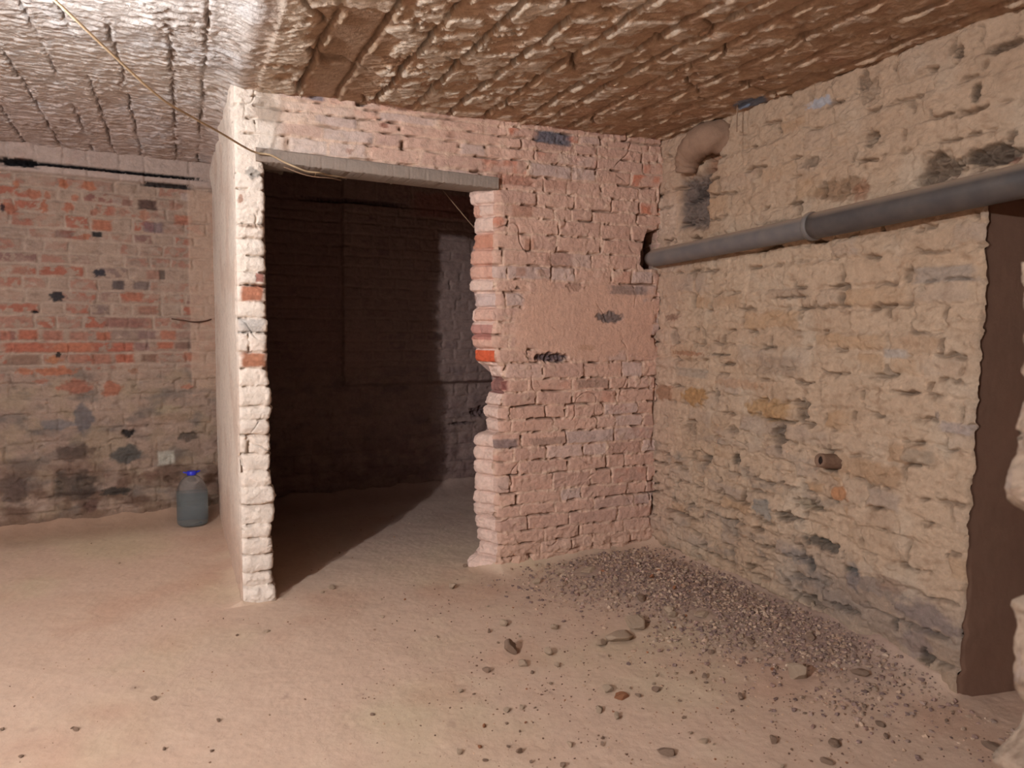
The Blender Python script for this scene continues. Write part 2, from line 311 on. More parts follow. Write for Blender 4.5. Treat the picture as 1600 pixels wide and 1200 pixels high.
MARKS_C=[(-0.926, 2.099, -0.74, 2.149, (38, 34, 34), 1, -0.03, 0),
 (-0.986, 2.118, 0.168, 2.138, (30, 26, 26), 1, -0.03, 0),
 (-0.229, 2.062, 0.055, 2.089, (40, 36, 38), 0.9, -0.03, 0),
 (-0.496, 1.736, -0.44, 1.769, (58, 52, 48), 1, -0.004, 0),
 (-0.546, 1.717, -0.5, 1.754, (170, 88, 58), 0.9, 0, 1),
 (-0.496, 1.503, -0.424, 1.56, (60, 56, 60), 0.95, 0, 1),
 (-0.725, 1.351, -0.634, 1.41, (50, 48, 50), 0.95, 0, 1),
 (-0.806, 1.279, -0.775, 1.304, (40, 36, 36), 1, -0.02, 1),
 (-0.495, 1.775, -0.386, 1.842, (172, 86, 56), 0.9, 0, 0),
 (-0.399, 1.431, -0.331, 1.488, (72, 62, 64), 0.8, 0, 0),
 (-0.29, 1.435, -0.193, 1.485, (110, 92, 88), 0.7, 0, 0),
 (-0.333, 1.364, -0.233, 1.422, (170, 86, 60), 0.9, 0, 0),
 (-0.657, 1.999, -0.6, 2.057, (176, 88, 54), 0.95, 0, 1),
 (-0.537, 1.997, -0.459, 2.056, (176, 88, 54), 0.9, 0, 1),
 (-0.871, 1.98, -0.835, 2.027, (172, 88, 56), 0.9, 0, 1),
 (-0.807, 1.927, -0.74, 1.985, (168, 84, 56), 0.9, 0, 1),
 (-0.748, 1.852, -0.708, 1.932, (170, 86, 56), 0.95, 0, 1),
 (-0.935, 1.839, -0.852, 1.903, (165, 80, 54), 0.9, -0.004, 1),
 (-0.935, 1.843, -0.912, 1.893, (40, 36, 40), 0.9, 0, 1),
 (-0.636, 1.869, -0.579, 1.928, (170, 84, 56), 0.9, 0, 1),
 (-0.596, 1.938, -0.551, 1.975, (170, 84, 56), 0.8, 0, 1),
 (-0.502, 1.858, -0.45, 1.91, (165, 86, 62), 0.8, 0, 1),
 (-0.728, 1.933, -0.69, 1.984, (172, 86, 56), 0.8, 0, 1),
 (-0.25, 1.918, -0.142, 1.98, (88, 62, 54), 0.9, -0.004, 0),
 (-0.052, 1.841, 0.054, 1.904, (172, 88, 62), 0.85, 0, 0),
 (-0.248, 1.848, -0.193, 1.917, (170, 98, 70), 0.8, 0, 1),
 (-0.229, 1.782, -0.11, 1.848, (118, 96, 98), 0.7, 0, 0),
 (-0.335, 1.932, -0.274, 1.97, (120, 72, 60), 0.8, 0, 0),
 (-0.085, 1.923, -0.006, 1.985, (150, 84, 62), 0.6, 0, 1),
 (-0.385, 1.927, -0.335, 1.972, (176, 150, 134), 0.6, 0.003, 0),
 (-0.012, 1.991, 0.046, 2.038, (190, 164, 150), 0.7, 0.003, 0),
 (-0.895, 1.499, -0.798, 1.549, (150, 82, 62), 0.7, 0, 1),
 (-0.456, 1.205, -0.209, 1.267, (128, 74, 64), 0.85, 0, 0),
 (-0.682, 1.721, -0.587, 1.765, (120, 84, 76), 0.6, 0, 0),
 (-0.267, 1.284, -0.158, 1.339, (140, 84, 66), 0.8, 0, 0),
 (-0.145, 1.501, -0.11, 1.56, (40, 36, 36), 0.6, -0.01, 0),
 (-0.216, 1.499, -0.138, 1.558, (150, 92, 74), 0.7, 0, 0),
 (-0.962, 1.129, -0.908, 1.186, (168, 88, 66), 0.9, 0, 0),
 (-0.877, 1.132, -0.779, 1.191, (176, 84, 58), 0.95, 0, 0),
 (-0.761, 1.124, -0.654, 1.188, (158, 88, 68), 0.9, 0, 0),
 (-0.631, 1.124, -0.531, 1.181, (160, 94, 74), 0.8, 0, 0),
 (-0.491, 1.128, -0.411, 1.181, (174, 84, 56), 0.9, 0, 0),
 (-0.271, 1.135, -0.165, 1.19, (138, 104, 96), 0.7, 0, 0),
 (-0.148, 1.131, -0.054, 1.191, (176, 96, 70), 0.9, 0, 0),
 (-0.952, 1.059, -0.732, 1.117, (172, 80, 56), 0.95, 0, 0),
 (-0.726, 1.057, -0.493, 1.117, (180, 92, 62), 0.95, 0, 0),
 (-0.41, 1.058, -0.29, 1.116, (172, 78, 56), 0.95, 0, 0),
 (-0.29, 1.065, -0.206, 1.116, (130, 88, 82), 0.9, 0, 0),
 (-0.167, 1.076, -0.07, 1.119, (176, 84, 56), 0.9, 0, 0),
 (-0.07, 1.075, 0.048, 1.119, (130, 98, 84), 0.8, 0, 0),
 (-0.937, 0.989, -0.772, 1.048, (140, 104, 86), 0.8, 0, 0),
 (-0.753, 0.994, -0.665, 1.039, (176, 98, 58), 0.9, 0, 1),
 (-0.702, 1.024, -0.67, 1.061, (40, 34, 34), 0.9, 0, 1),
 (-0.642, 0.992, -0.535, 1.049, (158, 98, 78), 0.85, 0, 0),
 (-0.522, 0.986, -0.412, 1.048, (162, 94, 72), 0.9, 0, 0),
 (-0.395, 0.992, -0.292, 1.046, (176, 80, 54), 0.95, 0, 0),
 (-0.257, 0.994, -0.169, 1.045, (130, 96, 78), 0.8, 0, 0),
 (-0.02, 0.998, 0.076, 1.054, (164, 84, 58), 0.8, 0, 0),
 (-0.891, 0.93, -0.818, 0.975, (172, 92, 60), 0.9, 0, 1),
 (-0.818, 0.919, -0.59, 0.975, (176, 92, 60), 0.95, 0, 1),
 (-0.702, 0.81, -0.507, 0.898, (158, 84, 62), 0.9, 0, 1),
 (-0.474, 0.796, -0.366, 0.881, (172, 90, 62), 0.9, 0, 1),
 (-0.813, 0.876, -0.739, 0.906, (168, 92, 70), 0.8, 0, 1),
 (-0.329, 0.921, -0.266, 0.96, (150, 92, 64), 0.7, 0, 1),
 (-0.039, 0.82, 0.046, 0.853, (172, 88, 62), 0.7, 0, 1),
 (-0.621, 0.594, -0.513, 0.748, (96, 92, 94), 0.7, 0, 1),
 (-0.797, 0.603, -0.622, 0.667, (112, 108, 108), 0.6, 0, 1),
 (-0.373, 0.533, -0.304, 0.588, (40, 36, 36), 0.9, -0.02, 1),
 (-0.445, 0.371, -0.255, 0.49, (76, 76, 72), 0.8, 0, 1),
 (-0.181, 0.345, -0.079, 0.438, (196, 182, 162), 0.9, 0.008, 0),
 (-0.74, 0.414, -0.512, 0.51, (84, 64, 54), 0.6, 0, 1),
 (-0.746, 0.181, -0.491, 0.355, (60, 50, 44), 0.7, 0, 1),
 (-0.503, 0.179, -0.331, 0.238, (62, 58, 52), 0.8, 0, 1),
 (-0.588, 0.095, -0.505, 0.173, (84, 52, 44), 0.8, -0.01, 1),
 (-0.054, 0.485, 0.065, 0.559, (60, 52, 46), 0.7, -0.01, 1),
 (-0.994, 0.177, -0.857, 0.364, (100, 80, 72), 0.6, 0, 1),
 (-0.195, 0.675, -0.032, 0.728, (176, 152, 122), 0.6, 0, 1),
 (-0.196, 0.613, 0.023, 0.674, (150, 118, 92), 0.5, 0, 1),
 (-0.294, 0.26, -0.169, 0.321, (96, 60, 46), 0.6, 0, 1),
 (1.488, 2.003, 2.023, 2.187, (140, 64, 44), 0.95, 0, 0),
 (0.712, 2.059, 1.464, 2.094, (30, 24, 24), 0.9, -0.03, 0),
 (1.98, 0.532, 2.145, 0.612, (30, 24, 24), 0.9, -0.04, 1),
 (1.794, 0.481, 2.036, 0.501, (40, 32, 32), 0.8, -0.03, 1)]
ROCKS=[(1.663, 2.549, 0.0347, 's'), (1.557, 2.457, 0.0409, 's'), (1.469, 2.443, 0.0302, 's'), (1.105, 2.51, 0.0244, 'd'), (1.808, 3.155, 0.0383, 's'), (1.961, 1.912, 0.0318, 's'), (1.97, 2.472, 0.038, 's'), (1.864, 2.529, 0.0218, 's'), (1.691, 2.986, 0.0211, 's'), (1.833, 2.725, 0.0258, 'd'), (1.882, 2.577, 0.0276, 's'), (1.939, 2.283, 0.0128, 's'), (1.992, 2.246, 0.0153, 's'), (1.99, 2.193, 0.02, 'd'), (1.451, 2.048, 0.0176, 'd'), (1.297, 2.112, 0.0242, 's'), (1.316, 2.057, 0.0302, 'r'), (1.373, 2.04, 0.013, 'd'), (1.429, 1.863, 0.0092, 'd'), (1.397, 1.723, 0.0144, 's'), (1.262, 1.716, 0.0374, 'd'), (1.682, 1.89, 0.0172, 'd'), (1.98, 1.588, 0.0172, 'd'), (1.762, 1.563, 0.0231, 'd'), (1.596, 1.644, 0.0154, 'd'), (1.661, 1.501, 0.0184, 'd'), (1.935, 1.53, 0.0137, 'd'), (2.161, 1.828, 0.0273, 'd'), (2.017, 1.683, 0.0105, 'd'), (2.197, 2.094, 0.0224, 'd'), (2.135, 1.739, 0.0132, 's'), (0.269, 3.049, 0.018, 's'), (0.602, 3.451, 0.0241, 's'), (0.548, 3.41, 0.0133, 's'), (1.127, 3.242, 0.0212, 's'), (1.293, 3.521, 0.0165, 'd'), (1.106, 2.394, 0.0235, 's'), (1.234, 2.439, 0.0243, 's'), (0.962, 2.399, 0.0161, 'd'), (0.829, 2.294, 0.0131, 's'), (0.923, 2.117, 0.0145, 's'), (0.975, 2.116, 0.0104, 's'), (0.821, 2.055, 0.0089, 'r'), (0.893, 2.046, 0.008, 'd'), (0.768, 1.956, 0.0095, 'r'), (0.701, 1.954, 0.0112, 's'), (0.864, 1.889, 0.0131, 'd'), (0.758, 1.891, 0.0083, 'd'), (1.184, 2.758, 0.0267, 's'), (1.102, 2.718, 0.013, 'd'), (1.529, 3.158, 0.0279, 's'), (1.364, 2.641, 0.0198, 's'), (0.734, 3.028, 0.0109, 's'), (0.517, 2.259, 0.0092, 'd'), (1.018, 1.864, 0.0124, 's'), (0.953, 1.781, 0.0109, 'd'), (-0.459, 2.416, 0.0082, 'd'), (-0.54, 2.609, 0.0098, 'd'), (-0.335, 2.519, 0.0107, 'd'), (-0.126, 2.634, 0.0116, 'd'), (-0.34, 4.238, 0.0099, 'd'), (0.041, 2.235, 0.0084, 'd'), (-0.085, 2.306, 0.0066, 'd'), (0.16, 3.059, 0.0102, 'd'), (0.863, 2.26, 0.0065, 'd'), (1.201, 2.002, 0.0145, 's'), (1.232, 1.945, 0.0163, 's'), (2.34, 2.342, 0.0123, 's'), (2.398, 2.274, 0.0216, 's'), (1.941, 2.81, 0.0148, 's'), (2.228, 2.917, 0.0158, 's'), (2.033, 3.028, 0.0127, 's'), (2.186, 2.505, 0.0113, 's'), (1.729, 2.437, 0.0104, 'd'), (1.64, 2.102, 0.0104, 'd'), (1.663, 2.06, 0.0114, 'd'), (1.81, 2.208, 0.0171, 'd'), (1.218, 2.338, 0.0141, 's'), (2.179, 1.369, 0.0249, 'd')]

# ================================================================ floor
def c_line(x): return 5.10+0.10*x             # plan line of the rear wall
def floor_h(x, y):
    x = np.asarray(x, float); y = np.asarray(y, float)
    h = .006*fbm(x*1.6, y*1.6, 11, 3)+.0025*fbm(x*9, y*9, 12, 3)
    dA = np.abs(y-3.47)-.07+np.maximum(1.43-x, 0)*1.5
    h = h+.045*np.exp(-np.maximum(dA, 0)/.05)*(x > 1.3)
    dB = np.where(y > 1.6, 2.36-x, 9)
    h = h+.075*np.exp(-np.maximum(dB, 0)/.07)*(.7+.3*fbm(y*5, y*0, 13, 2))*sst(1.55, 1.7, y)
    dC = c_line(x)-y
    h = h+.085*np.exp(-np.maximum(dC, 0)/.10)*(.8+.3*fbm(x*5, x*0, 14, 2))
    dD = np.where((y > 3.38) & (x < .26), np.abs(.2-x), 9)
    h = h+.02*np.exp(-dD/.03)
    return h+heap(x, y)
def heap(x, y):
    # the gravel swept into the corner, thinning out along the right-hand wall
    t = np.clip(((x-2.02)*.24+(y-3.05)*-.95)/.98, 0, 1.15)
    px = 2.02+.24*t; py = 3.05-.95*t
    d = np.sqrt(((x-px)*1.0)**2+((y-py)*.95)**2)
    return .055*np.exp(-(d/.27)**2)*(1-.35*t)
def heap_w(x, y):
    t = np.clip(((x-1.98)*.30+(y-3.08)*-.93)/.98, 0, 1.1)
    px = 1.98+.30*t; py = 3.08-.93*t
    d = np.sqrt(((x-px)*.95)**2+((y-py)*1.05)**2)
    return np.exp(-(d/.33)**2.4)

def axis(segs):
    out = []
    for a, b, s in segs:
        n = max(1, int(round(abs(b-a)/s))); out += list(np.linspace(a, b, n, endpoint=False))
    out.append(segs[-1][1]); return np.array(out)

S = Surf()
X, Y = np.meshgrid(axis([(-4, -1.6, .05), (-1.6, 2.7, .0075), (2.7, 4, .04)]), axis([(-3.2, .8, .06), (.8, 3.6, .0075), (3.6, 5.5, .009)]), indexing='ij')
Z = floor_h(X, Y)
wv = heap_w(X, Y)
n1 = fbm(X*70, Y*70, 21, 3); Z = Z+wv*.006*np.maximum(n1, -.2)+.0009*fbm(X*45, Y*45, 22, 3)
pit = np.maximum(fbm(X*22, Y*22, 24, 3)-.45, 0); Z = Z-.006*pit
x = X.ravel(); y = Y.ravel()
base = np.tile(lin((196, 163, 138)), (x.size, 1))
g = fbm(x*1.1, y*1.1, 25, 4)
base = mixc(base, (190, 166, 134), sst(-.1, .5, g)*.7)
base = mixc(base, (186, 146, 120), sst(.0, .6, fbm(x*1.7, y*1.7, 26, 3))*.6)
base = mixc(base, (206, 178, 148), sst(.35, .7, fbm(x*2.3+4, y*2.3, 27, 3))*.5)
base = mixc(base, (140, 112, 98), np.clip(heap_w(x, y)*1.1+.35*fbm(x*14, y*14, 28, 3)*heap_w(x, y), 0, 1)*.8)
# darker tone where the floor meets the rear wall and inside the small room
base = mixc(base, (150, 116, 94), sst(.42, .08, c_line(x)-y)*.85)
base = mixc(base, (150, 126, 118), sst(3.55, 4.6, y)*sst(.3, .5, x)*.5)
base = mixc(base, (140, 112, 94), sst(.5, .9, fbm(x*13, y*13, 29, 3))*.35)
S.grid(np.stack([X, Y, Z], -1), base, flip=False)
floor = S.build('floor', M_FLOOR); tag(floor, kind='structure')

# ================================================================ partition wall with the doorway (faces the camera)
YA, ZL = 3.40, 1.955            # plane, underside of the lintel
U0, U1 = 0.205, 2.36
LJ = np.array([(2.3, .315), (1.955, .315), (1.89, .320), (1.72, .324), (1.68, .318), (1.53, .324), (1.40, .321), (1.20, .326), (1.09, .321), (1.045, .318), (.97, .334), (.88, .338), (.82, .328), (.69, .333), (.60, .326), (.52, .338), (.405, .344), (.37, .340), (.305, .327), (.22, .334), (.12, .330), (.06, .338), (0, .345), (-.1, .35)])[::-1]
RJ = np.array([(2.3, 1.40), (1.955, 1.40), (1.92, 1.385), (1.85, 1.39), (1.80, 1.392), (1.63, 1.392), (1.60, 1.388), (1.42, 1.386), (1.385, 1.405), (1.28, 1.39), (1.17, 1.385), (1.11, 1.402), (1.056, 1.402), (1.04, 1.438), (.96, 1.452), (.89, 1.445), (.83, 1.42), (.71, 1.425), (.695, 1.395), (.52, 1.402), (.33, 1.405), (.19, 1.418), (.10, 1.425), (.03, 1.41), (-.1, 1.405)])[::-1]
RB = np.array([(2.3, 1.33), (1.955, 1.325), (1.912, 1.312), (1.845, 1.335), (1.78, 1.347), (1.645, 1.350), (1.612, 1.328), (1.417, 1.326), (1.383, 1.364), (1.276, 1.338), (1.173, 1.336), (1.111, 1.358), (1.056, 1.358), (1.035, 1.433), (.959, 1.452), (.887, 1.434), (.819, 1.402), (.708, 1.424), (.69, 1.372), (.665, 1.354), (.516, 1.355), (.45, 1.362), (.316, 1.350), (.25, 1.362), (.169, 1.373), (.09, 1.384), (.03, 1.32), (-.1, 1.31)])[::-1]
ROWS_A = [-.09, -.012, .064, .128, .194, .266, .330, .396, .485, .557, .628, .702, .770, .837, .910, .974, .1057*10, 1.125, 1.195, 1.262, 1.333, 1.406, 1.470, 1.542, 1.619, 1.698, 1.778, 1.838, 1.908, 1.980, 2.049, 2.109, 2.16, 2.205, 2.28]
ROWS_P = [-.09, -.004, .075, .141, .22, .292, .352, .446, .523, .591, .668, .755, .817, .879, .968, 1.046, 1.116, 1.199, 1.265, 1.333, 1.405, 1.462, 1.53, 1.606, 1.666, 1.719, 1.811, 1.875, 1.98, 2.049, 2.109, 2.16, 2.205, 2.28]
def jamb(tab, v): return np.interp(v, tab[:, 0], tab[:, 1])
def joint_dist(rows, v):
    rows = np.array(sorted(rows)); k = np.clip(np.searchsorted(rows, v)-1, 0, len(rows)-2)
    return np.minimum(v-rows[k], rows[k+1]-v)

def front_relief(u, v):
    """height towards the camera and colour of the partition face"""
    shp = u.shape; u = u.ravel(); v = v.ravel()
    right = sst(.36, .42, u)
    e, ra, rb, rc, lu, lv = masonry(u, v, ROWS_A, 101, (.25, .25, .12, .19), .006, .01)
    e2, ra2, rb2, rc2, lu2, lv2 = masonry(u, v, ROWS_P, 131, (.62, .5), .006, .01)
    pl = (u < .37) & (v < 1.95)
    e = np.where(pl, e2, e); ra = np.where(pl, ra2, ra); rb = np.where(pl, rb2, rb); rc = np.where(pl, rc2, rc); lu = np.where(pl, lu2, lu); lv = np.where(pl, lv2, lv)
    smear = sst(-.12, .32, fbm(u*5, v*6, 103, 4)+.08); blob = fbm(u*34, v*40, 119, 4); chunk = sst(.15, .5, fbm(u*15, v*19, 120, 4))
    # smooth plaster left over the middle of the wall
    pm = sst(0, .05, .30-np.sqrt(((u-1.95)/1.25)**2+((v-1.27)/.72)**2)+.05*fbm(u*7, v*7, 104, 3)+.0)
    pm = np.maximum(pm, sst(.0, .04, np.minimum(np.minimum(u-1.50, 2.34-u)*1.0, np.minimum(v-1.09, 1.44-v))+.09*fbm(u*6, v*7, 105, 4)+.015))
    body = sst(.002, .010, e)
    hb = (ra-.5)*.007+(rb-.5)*.012*lu+(rc-.5)*.010*lv+.0035*body
    crk = np.exp(-(e/.0042)**2)*sst(.02, .25, fbm(u*11, v*16, 106, 3))
    hb = hb+(1-body)*(.004*chunk+.003*blob)
    hs = .002*fbm(u*20, v*20, 107, 3)+.001
    sm = np.clip(smear*.72, 0, 1)
    hb = mix(hb, hs+hb*.25+.005*chunk*(1-pm)+.0035*blob, sm)
    hb = hb-crk*(1-pm)*(1-.55*sm)*.034
    hb = mix(hb, .006+.0015*fbm(u*12, v*12, 108, 3)-.0012*np.abs(noise(u*35, v*14, 109)), pm)
    h = hb+.005*fbm(u*2.2, v*2.2, 110, 3)+.0030*(1-pm*.7)*fbm(u*28, v*34, 111, 5)+.0035*(1-pm)*np.maximum(fbm(u*11, v*14, 121, 4), 0)
    ck = np.exp(-(np.abs(fbm(u*3.2, v*3.6, 123, 2))/.012)**2)*sst(.1, .35, fbm(u*5+3, v*5, 124, 3)); h = h-.012*ck
    # rough lumpy foot of the wall
    ft = sst(.26, .05, v+.05*fbm(u*6, v*0, 112, 2)); h = h+ft*(.012*fbm(u*16, v*18, 113, 4)+.006)
    # the courses above the lintel lean forward of those below
    h = h+.012*sst(1.945, 2.02, v+.02*noise(u*3, u*0, 114))*sst(1.40, 1.5, u)
    # pier courses bulge one by one
    hp = .010*np.sqrt(np.clip(e/.03, 0, 1))+(ra-.5)*.016-.010
    h = h+np.where(pl & (v < 1.7), hp, 0)
    h = h-.028*np.exp(-((2.352-u+.012*noise(v*9, v*0, 122))/.010)**2)*sst(-.1, .35, fbm(u*0, v*7, 115, 3))   # open crack in the corner
    c = np.tile(lin((204, 160, 137)), (u.size, 1))
    c = mixc(c, (216, 186, 164), sst(1.35, .3, u)*.9)
    c = mixc(c, (196, 150, 128), sst(-.2, .5, fbm(u*3, v*3, 116, 4))*.5)
    c = mixc(c, (182, 142, 124), sst(.55, .95, ra)*.55*body*(1-pm))
    c = mixc(c, (190, 176, 168), sst(.75, .95, rb)*.35*body*(1-pm))
    c = mixc(c, (198, 118, 88), sst(.80, .97, rc)*body*(1-pm)*sst(-.1, .4, fbm(u*9, v*9, 117, 3))*(.25+.6*sst(1.2, 1.7, v)*sst(1.2, 1.45, u)))
    c = mixc(c, (214, 180, 152), ((1-body)*.45+sm*chunk*.5)*(1-pm))
    c = mixc(c, (120, 86, 68), crk*.6*(1-pm)*(1-.5*sm)); c = mixc(c, (176, 138, 116), sst(.2, .7, blob)*.35*(1-pm))
    c = mixc(c, (206, 160, 134), pm*.6)
    c = mixc(c, (226, 206, 186), sst(.42, .36, u)*.8)
    c = mixc(c, (200, 158, 132), sst(.25, .03, v)*.8*sst(.4, 1.4, u))
    h, c = apply_marks(u, v, h, c, MARKS_A, 300)
    # the hole the drain pipe goes into
    wob = .012*fbm(u*18, v*18, 118, 3)
    lf = np.interp(v, [1.54, 1.58, 1.65, 1.72, 1.76], [2.275, 2.235, 2.24, 2.262, 2.27])
    hole = sst(-.004, .012, np.minimum(np.minimum(u-lf, 2.352-u), np.minimum(v-1.555, 1.765-v))+wob)
    h = h-.16*hole; c = mixc(c, (52, 40, 34), hole*.9)
    return h.reshape(shp), c.reshape(shp+(3,))

nL, nM, nR = 36, 90, 276
sv = np.concatenate([np.linspace(-.04, ZL, 560), np.linspace(ZL, 2.26, 90)[1:]])
s01 = np.concatenate([np.linspace(0, 1, nL+1), 1+np.linspace(0, 1, nM+1)[1:], 2+np.linspace(0, 1, nR+1)[1:]])
SS, V = np.meshgrid(s01, sv, indexing='ij')
def chipped(tab, rows, v, amp, seed):
    d = joint_dist(rows, v)
    k = np.searchsorted(np.array(sorted(rows)), v)
    return amp*.9*np.exp(-(d/.007)**2), .006*fbm(v*22, v*0+seed, seed, 3)+amp*.5*(_hash(k, k*0, seed)-.5)
inL, nzL = chipped(LJ, ROWS_P, sv, .012, 5); inR, nzR = chipped(RJ, ROWS_A, sv, .012, 6)
low = sst(ZL+.02, ZL-.03, sv)
uL = jamb(LJ, sv)-(inL-nzL)*low; uR = jamb(RJ, sv)+(inR+nzR)*low
UU = np.where(SS <= 1, U0+(uL-U0)[None, :]*SS, np.where(SS <= 2, uL[None, :]+(uR-uL)[None, :]*(SS-1), uR[None, :]+(U1+.0-uR)[None, :]*(SS-2)))
H, Cc = front_relief(UU, V)
dL = np.maximum(uL[None, :]-UU, 0)+np.where(SS > 1, 9, 0); dR = np.maximum(UU-uR[None, :], 0)+np.where(SS < 2, 9, 0)
edge = (.012*np.exp(-dL/.006)+.020*np.exp(-dR/.010))*(V < ZL)+.010*np.exp(-(UU-U0)/.008)
P = np.stack([UU, YA-(H-edge), V], -1)
keep = ~((s01[:-1, None] >= 1) & (s01[:-1, None] < 2) & (sv[None, :-1] < ZL-1e-6))
S = Surf(); S.grid(P, Cc, keep)
# right reveal of the doorway: broken brick ends, seen by the camera
rows_i = sv <= ZL+1e-6
iR = nL+nM
t = np.linspace(0, 1, 40)[:, None]; vv = sv[rows_i][None, :]
P0 = P[iR][rows_i]; C0 = Cc[iR][rows_i]
far = jamb(RB, sv[rows_i])
e, ra, rb, rc, lu, lv = masonry(t*.14+.0*vv, vv+0*t, ROWS_A, 161, (.14, .3), .004, .01)
bx = P0[None, :, 0]+(far[None, :]-P0[None, :, 0])*sst(0, .85, t)
blend = sst(0, .12, t)
bx = bx+blend*(-.010*np.sqrt(np.clip(e/.02, 0, 1))+.008*fbm(t*3+0*vv, vv*24, 162, 3)+.004*fbm(t*9+0*vv, vv*60, 163, 3)+.005*(ra-.5)+.012*np.exp(-(e/.005)**2))
by = P0[None, :, 1]+(YA+.14-P0[None, :, 1])*t
cr = np.tile(lin((214, 178, 158)), (bx.size, 1)); tt = (vv+0*t).ravel()
cr = mixc(cr, (196, 130, 102), sst(.5, .9, ra.ravel())*sst(1.0, 1.2, tt)*.6)
cr = mixc(cr, (200, 84, 48), ((tt > 1.062) & (tt < 1.118)).astype(float)*.95)
cr = mixc(cr, (112, 46, 42), ((tt > .90) & (tt < .985)).astype(float)*.75)
cr = mixc(cr, (164, 98, 86), ((tt > 1.17) & (tt < 1.245)).astype(float)*.7)
cr = mixc(cr, (186, 120, 92), ((tt > 1.63) & (tt < 1.69)).astype(float)*.7)
cr = mixc(cr, (150, 140, 144), ((tt > 1.335) & (tt < 1.40)).astype(float)*.3)
S.grid(np.stack([bx, by, vv+0*t], -1), cr, flip=True)
# left reveal of the doorway
P0 = P[nL][rows_i]; t = np.linspace(0, 1, 24)[:, None]
bx = P0[None, :, 0]+.012*sst(0, .5, t)*(.3+fbm(t*3+0*vv, vv*20, 164, 3)); by = P0[None, :, 1]+(YA+.14-P0[None, :, 1])*t
S.grid(np.stack([bx, by, vv+0*t], -1), np.tile(lin((196, 170, 150)), (bx.size, 1)))
# underside over the opening
k0 = int(np.argmin(np.abs(sv-ZL))); P0 = P[nL:iR+1, k0]
t = np.linspace(0, 1, 12)[None, :]
px = P0[:, None, 0]+0*t; py = P0[:, None, 1]+(YA+.14-P0[:, None, 1])*t
S.grid(np.stack([px, py, np.full_like(px, ZL)+.0*px], -1), np.tile(lin((190, 140, 130)), (px.size, 1)), flip=True)
# back face of the partition, seen only from the small room
su = s01[::6]; sv2 = np.concatenate([np.linspace(-.04, ZL, 30), np.linspace(ZL, 2.26, 5)[1:]])
A_, V_ = np.meshgrid(np.array([U0+.02, .335, 1.38, 2.40]), sv2, indexing='ij')
kp = np.ones((3, len(sv2)-1), bool); kp[1] = sv2[:-1] >= ZL-1e-6
A_[2] = jamb(RB, sv2)*(sv2 < ZL)+1.33*(sv2 >= ZL)
S.grid(np.stack([A_, np.full_like(A_, YA+.14), V_], -1), np.tile(lin((170, 140, 126)), (A_.size, 1)), kp, flip=True)
# plastered outer side of the return wall, running back to the rear wall
ys = np.concatenate([[0], np.cumsum(np.linspace(.004, .016, 180))]); ys = ys/ys[-1]
P0 = P[0]; C0 = Cc[0]
T, VV = np.meshgrid(ys, sv[::2], indexing='ij'); P0 = P0[::2]; C0 = C0[::2]
yb = 5.16
BY = P0[None, :, 1]+(yb-P0[None, :, 1])*T
xd = .205-.030*T*(yb-YA)/1.7
xd = xd-(.004*fbm(BY*2, VV*2, 170, 3)+.0022*fbm(BY*12, VV*14, 171, 3)+.0008*fbm(BY*45, VV*60, 172, 2))+.022*sst(1.9, 2.2, VV)*fbm(BY*4, VV*4, 173, 2)
xd = xd-.016*np.exp(-(T*1.76/.10))*0+.0
xd = mix(P0[None, :, 0]+0*xd, xd-.006, sst(0, .018, T))
cd = np.tile(lin((222, 200, 180)), (xd.size, 1))
cd = mixc(cd, (206, 176, 154), sst(-.1, .5, fbm(BY*3, VV*3, 174, 4).ravel())*.6)
cd = mixc(cd, (196, 158, 132), sst(.5, .05, VV.ravel())*.7)
spk = sst(.55, .8, noise(BY*60, VV*40, 175).ravel()); cd = mixc(cd, (150, 118, 98), spk*.6)
S.grid(np.stack([xd, BY, VV], -1), cd, flip=True)
# inner side of the return wall
T, VV = np.meshgrid(np.linspace(YA+.14, 5.2, 12), sv[::24], indexing='ij')
S.grid(np.stack([np.full_like(T, .335), T, VV], -1), np.tile(lin((150, 122, 108)), (T.size, 1)))
wall_partition = S.build('wall_partition', M_WALL); tag(wall_partition, kind='structure')

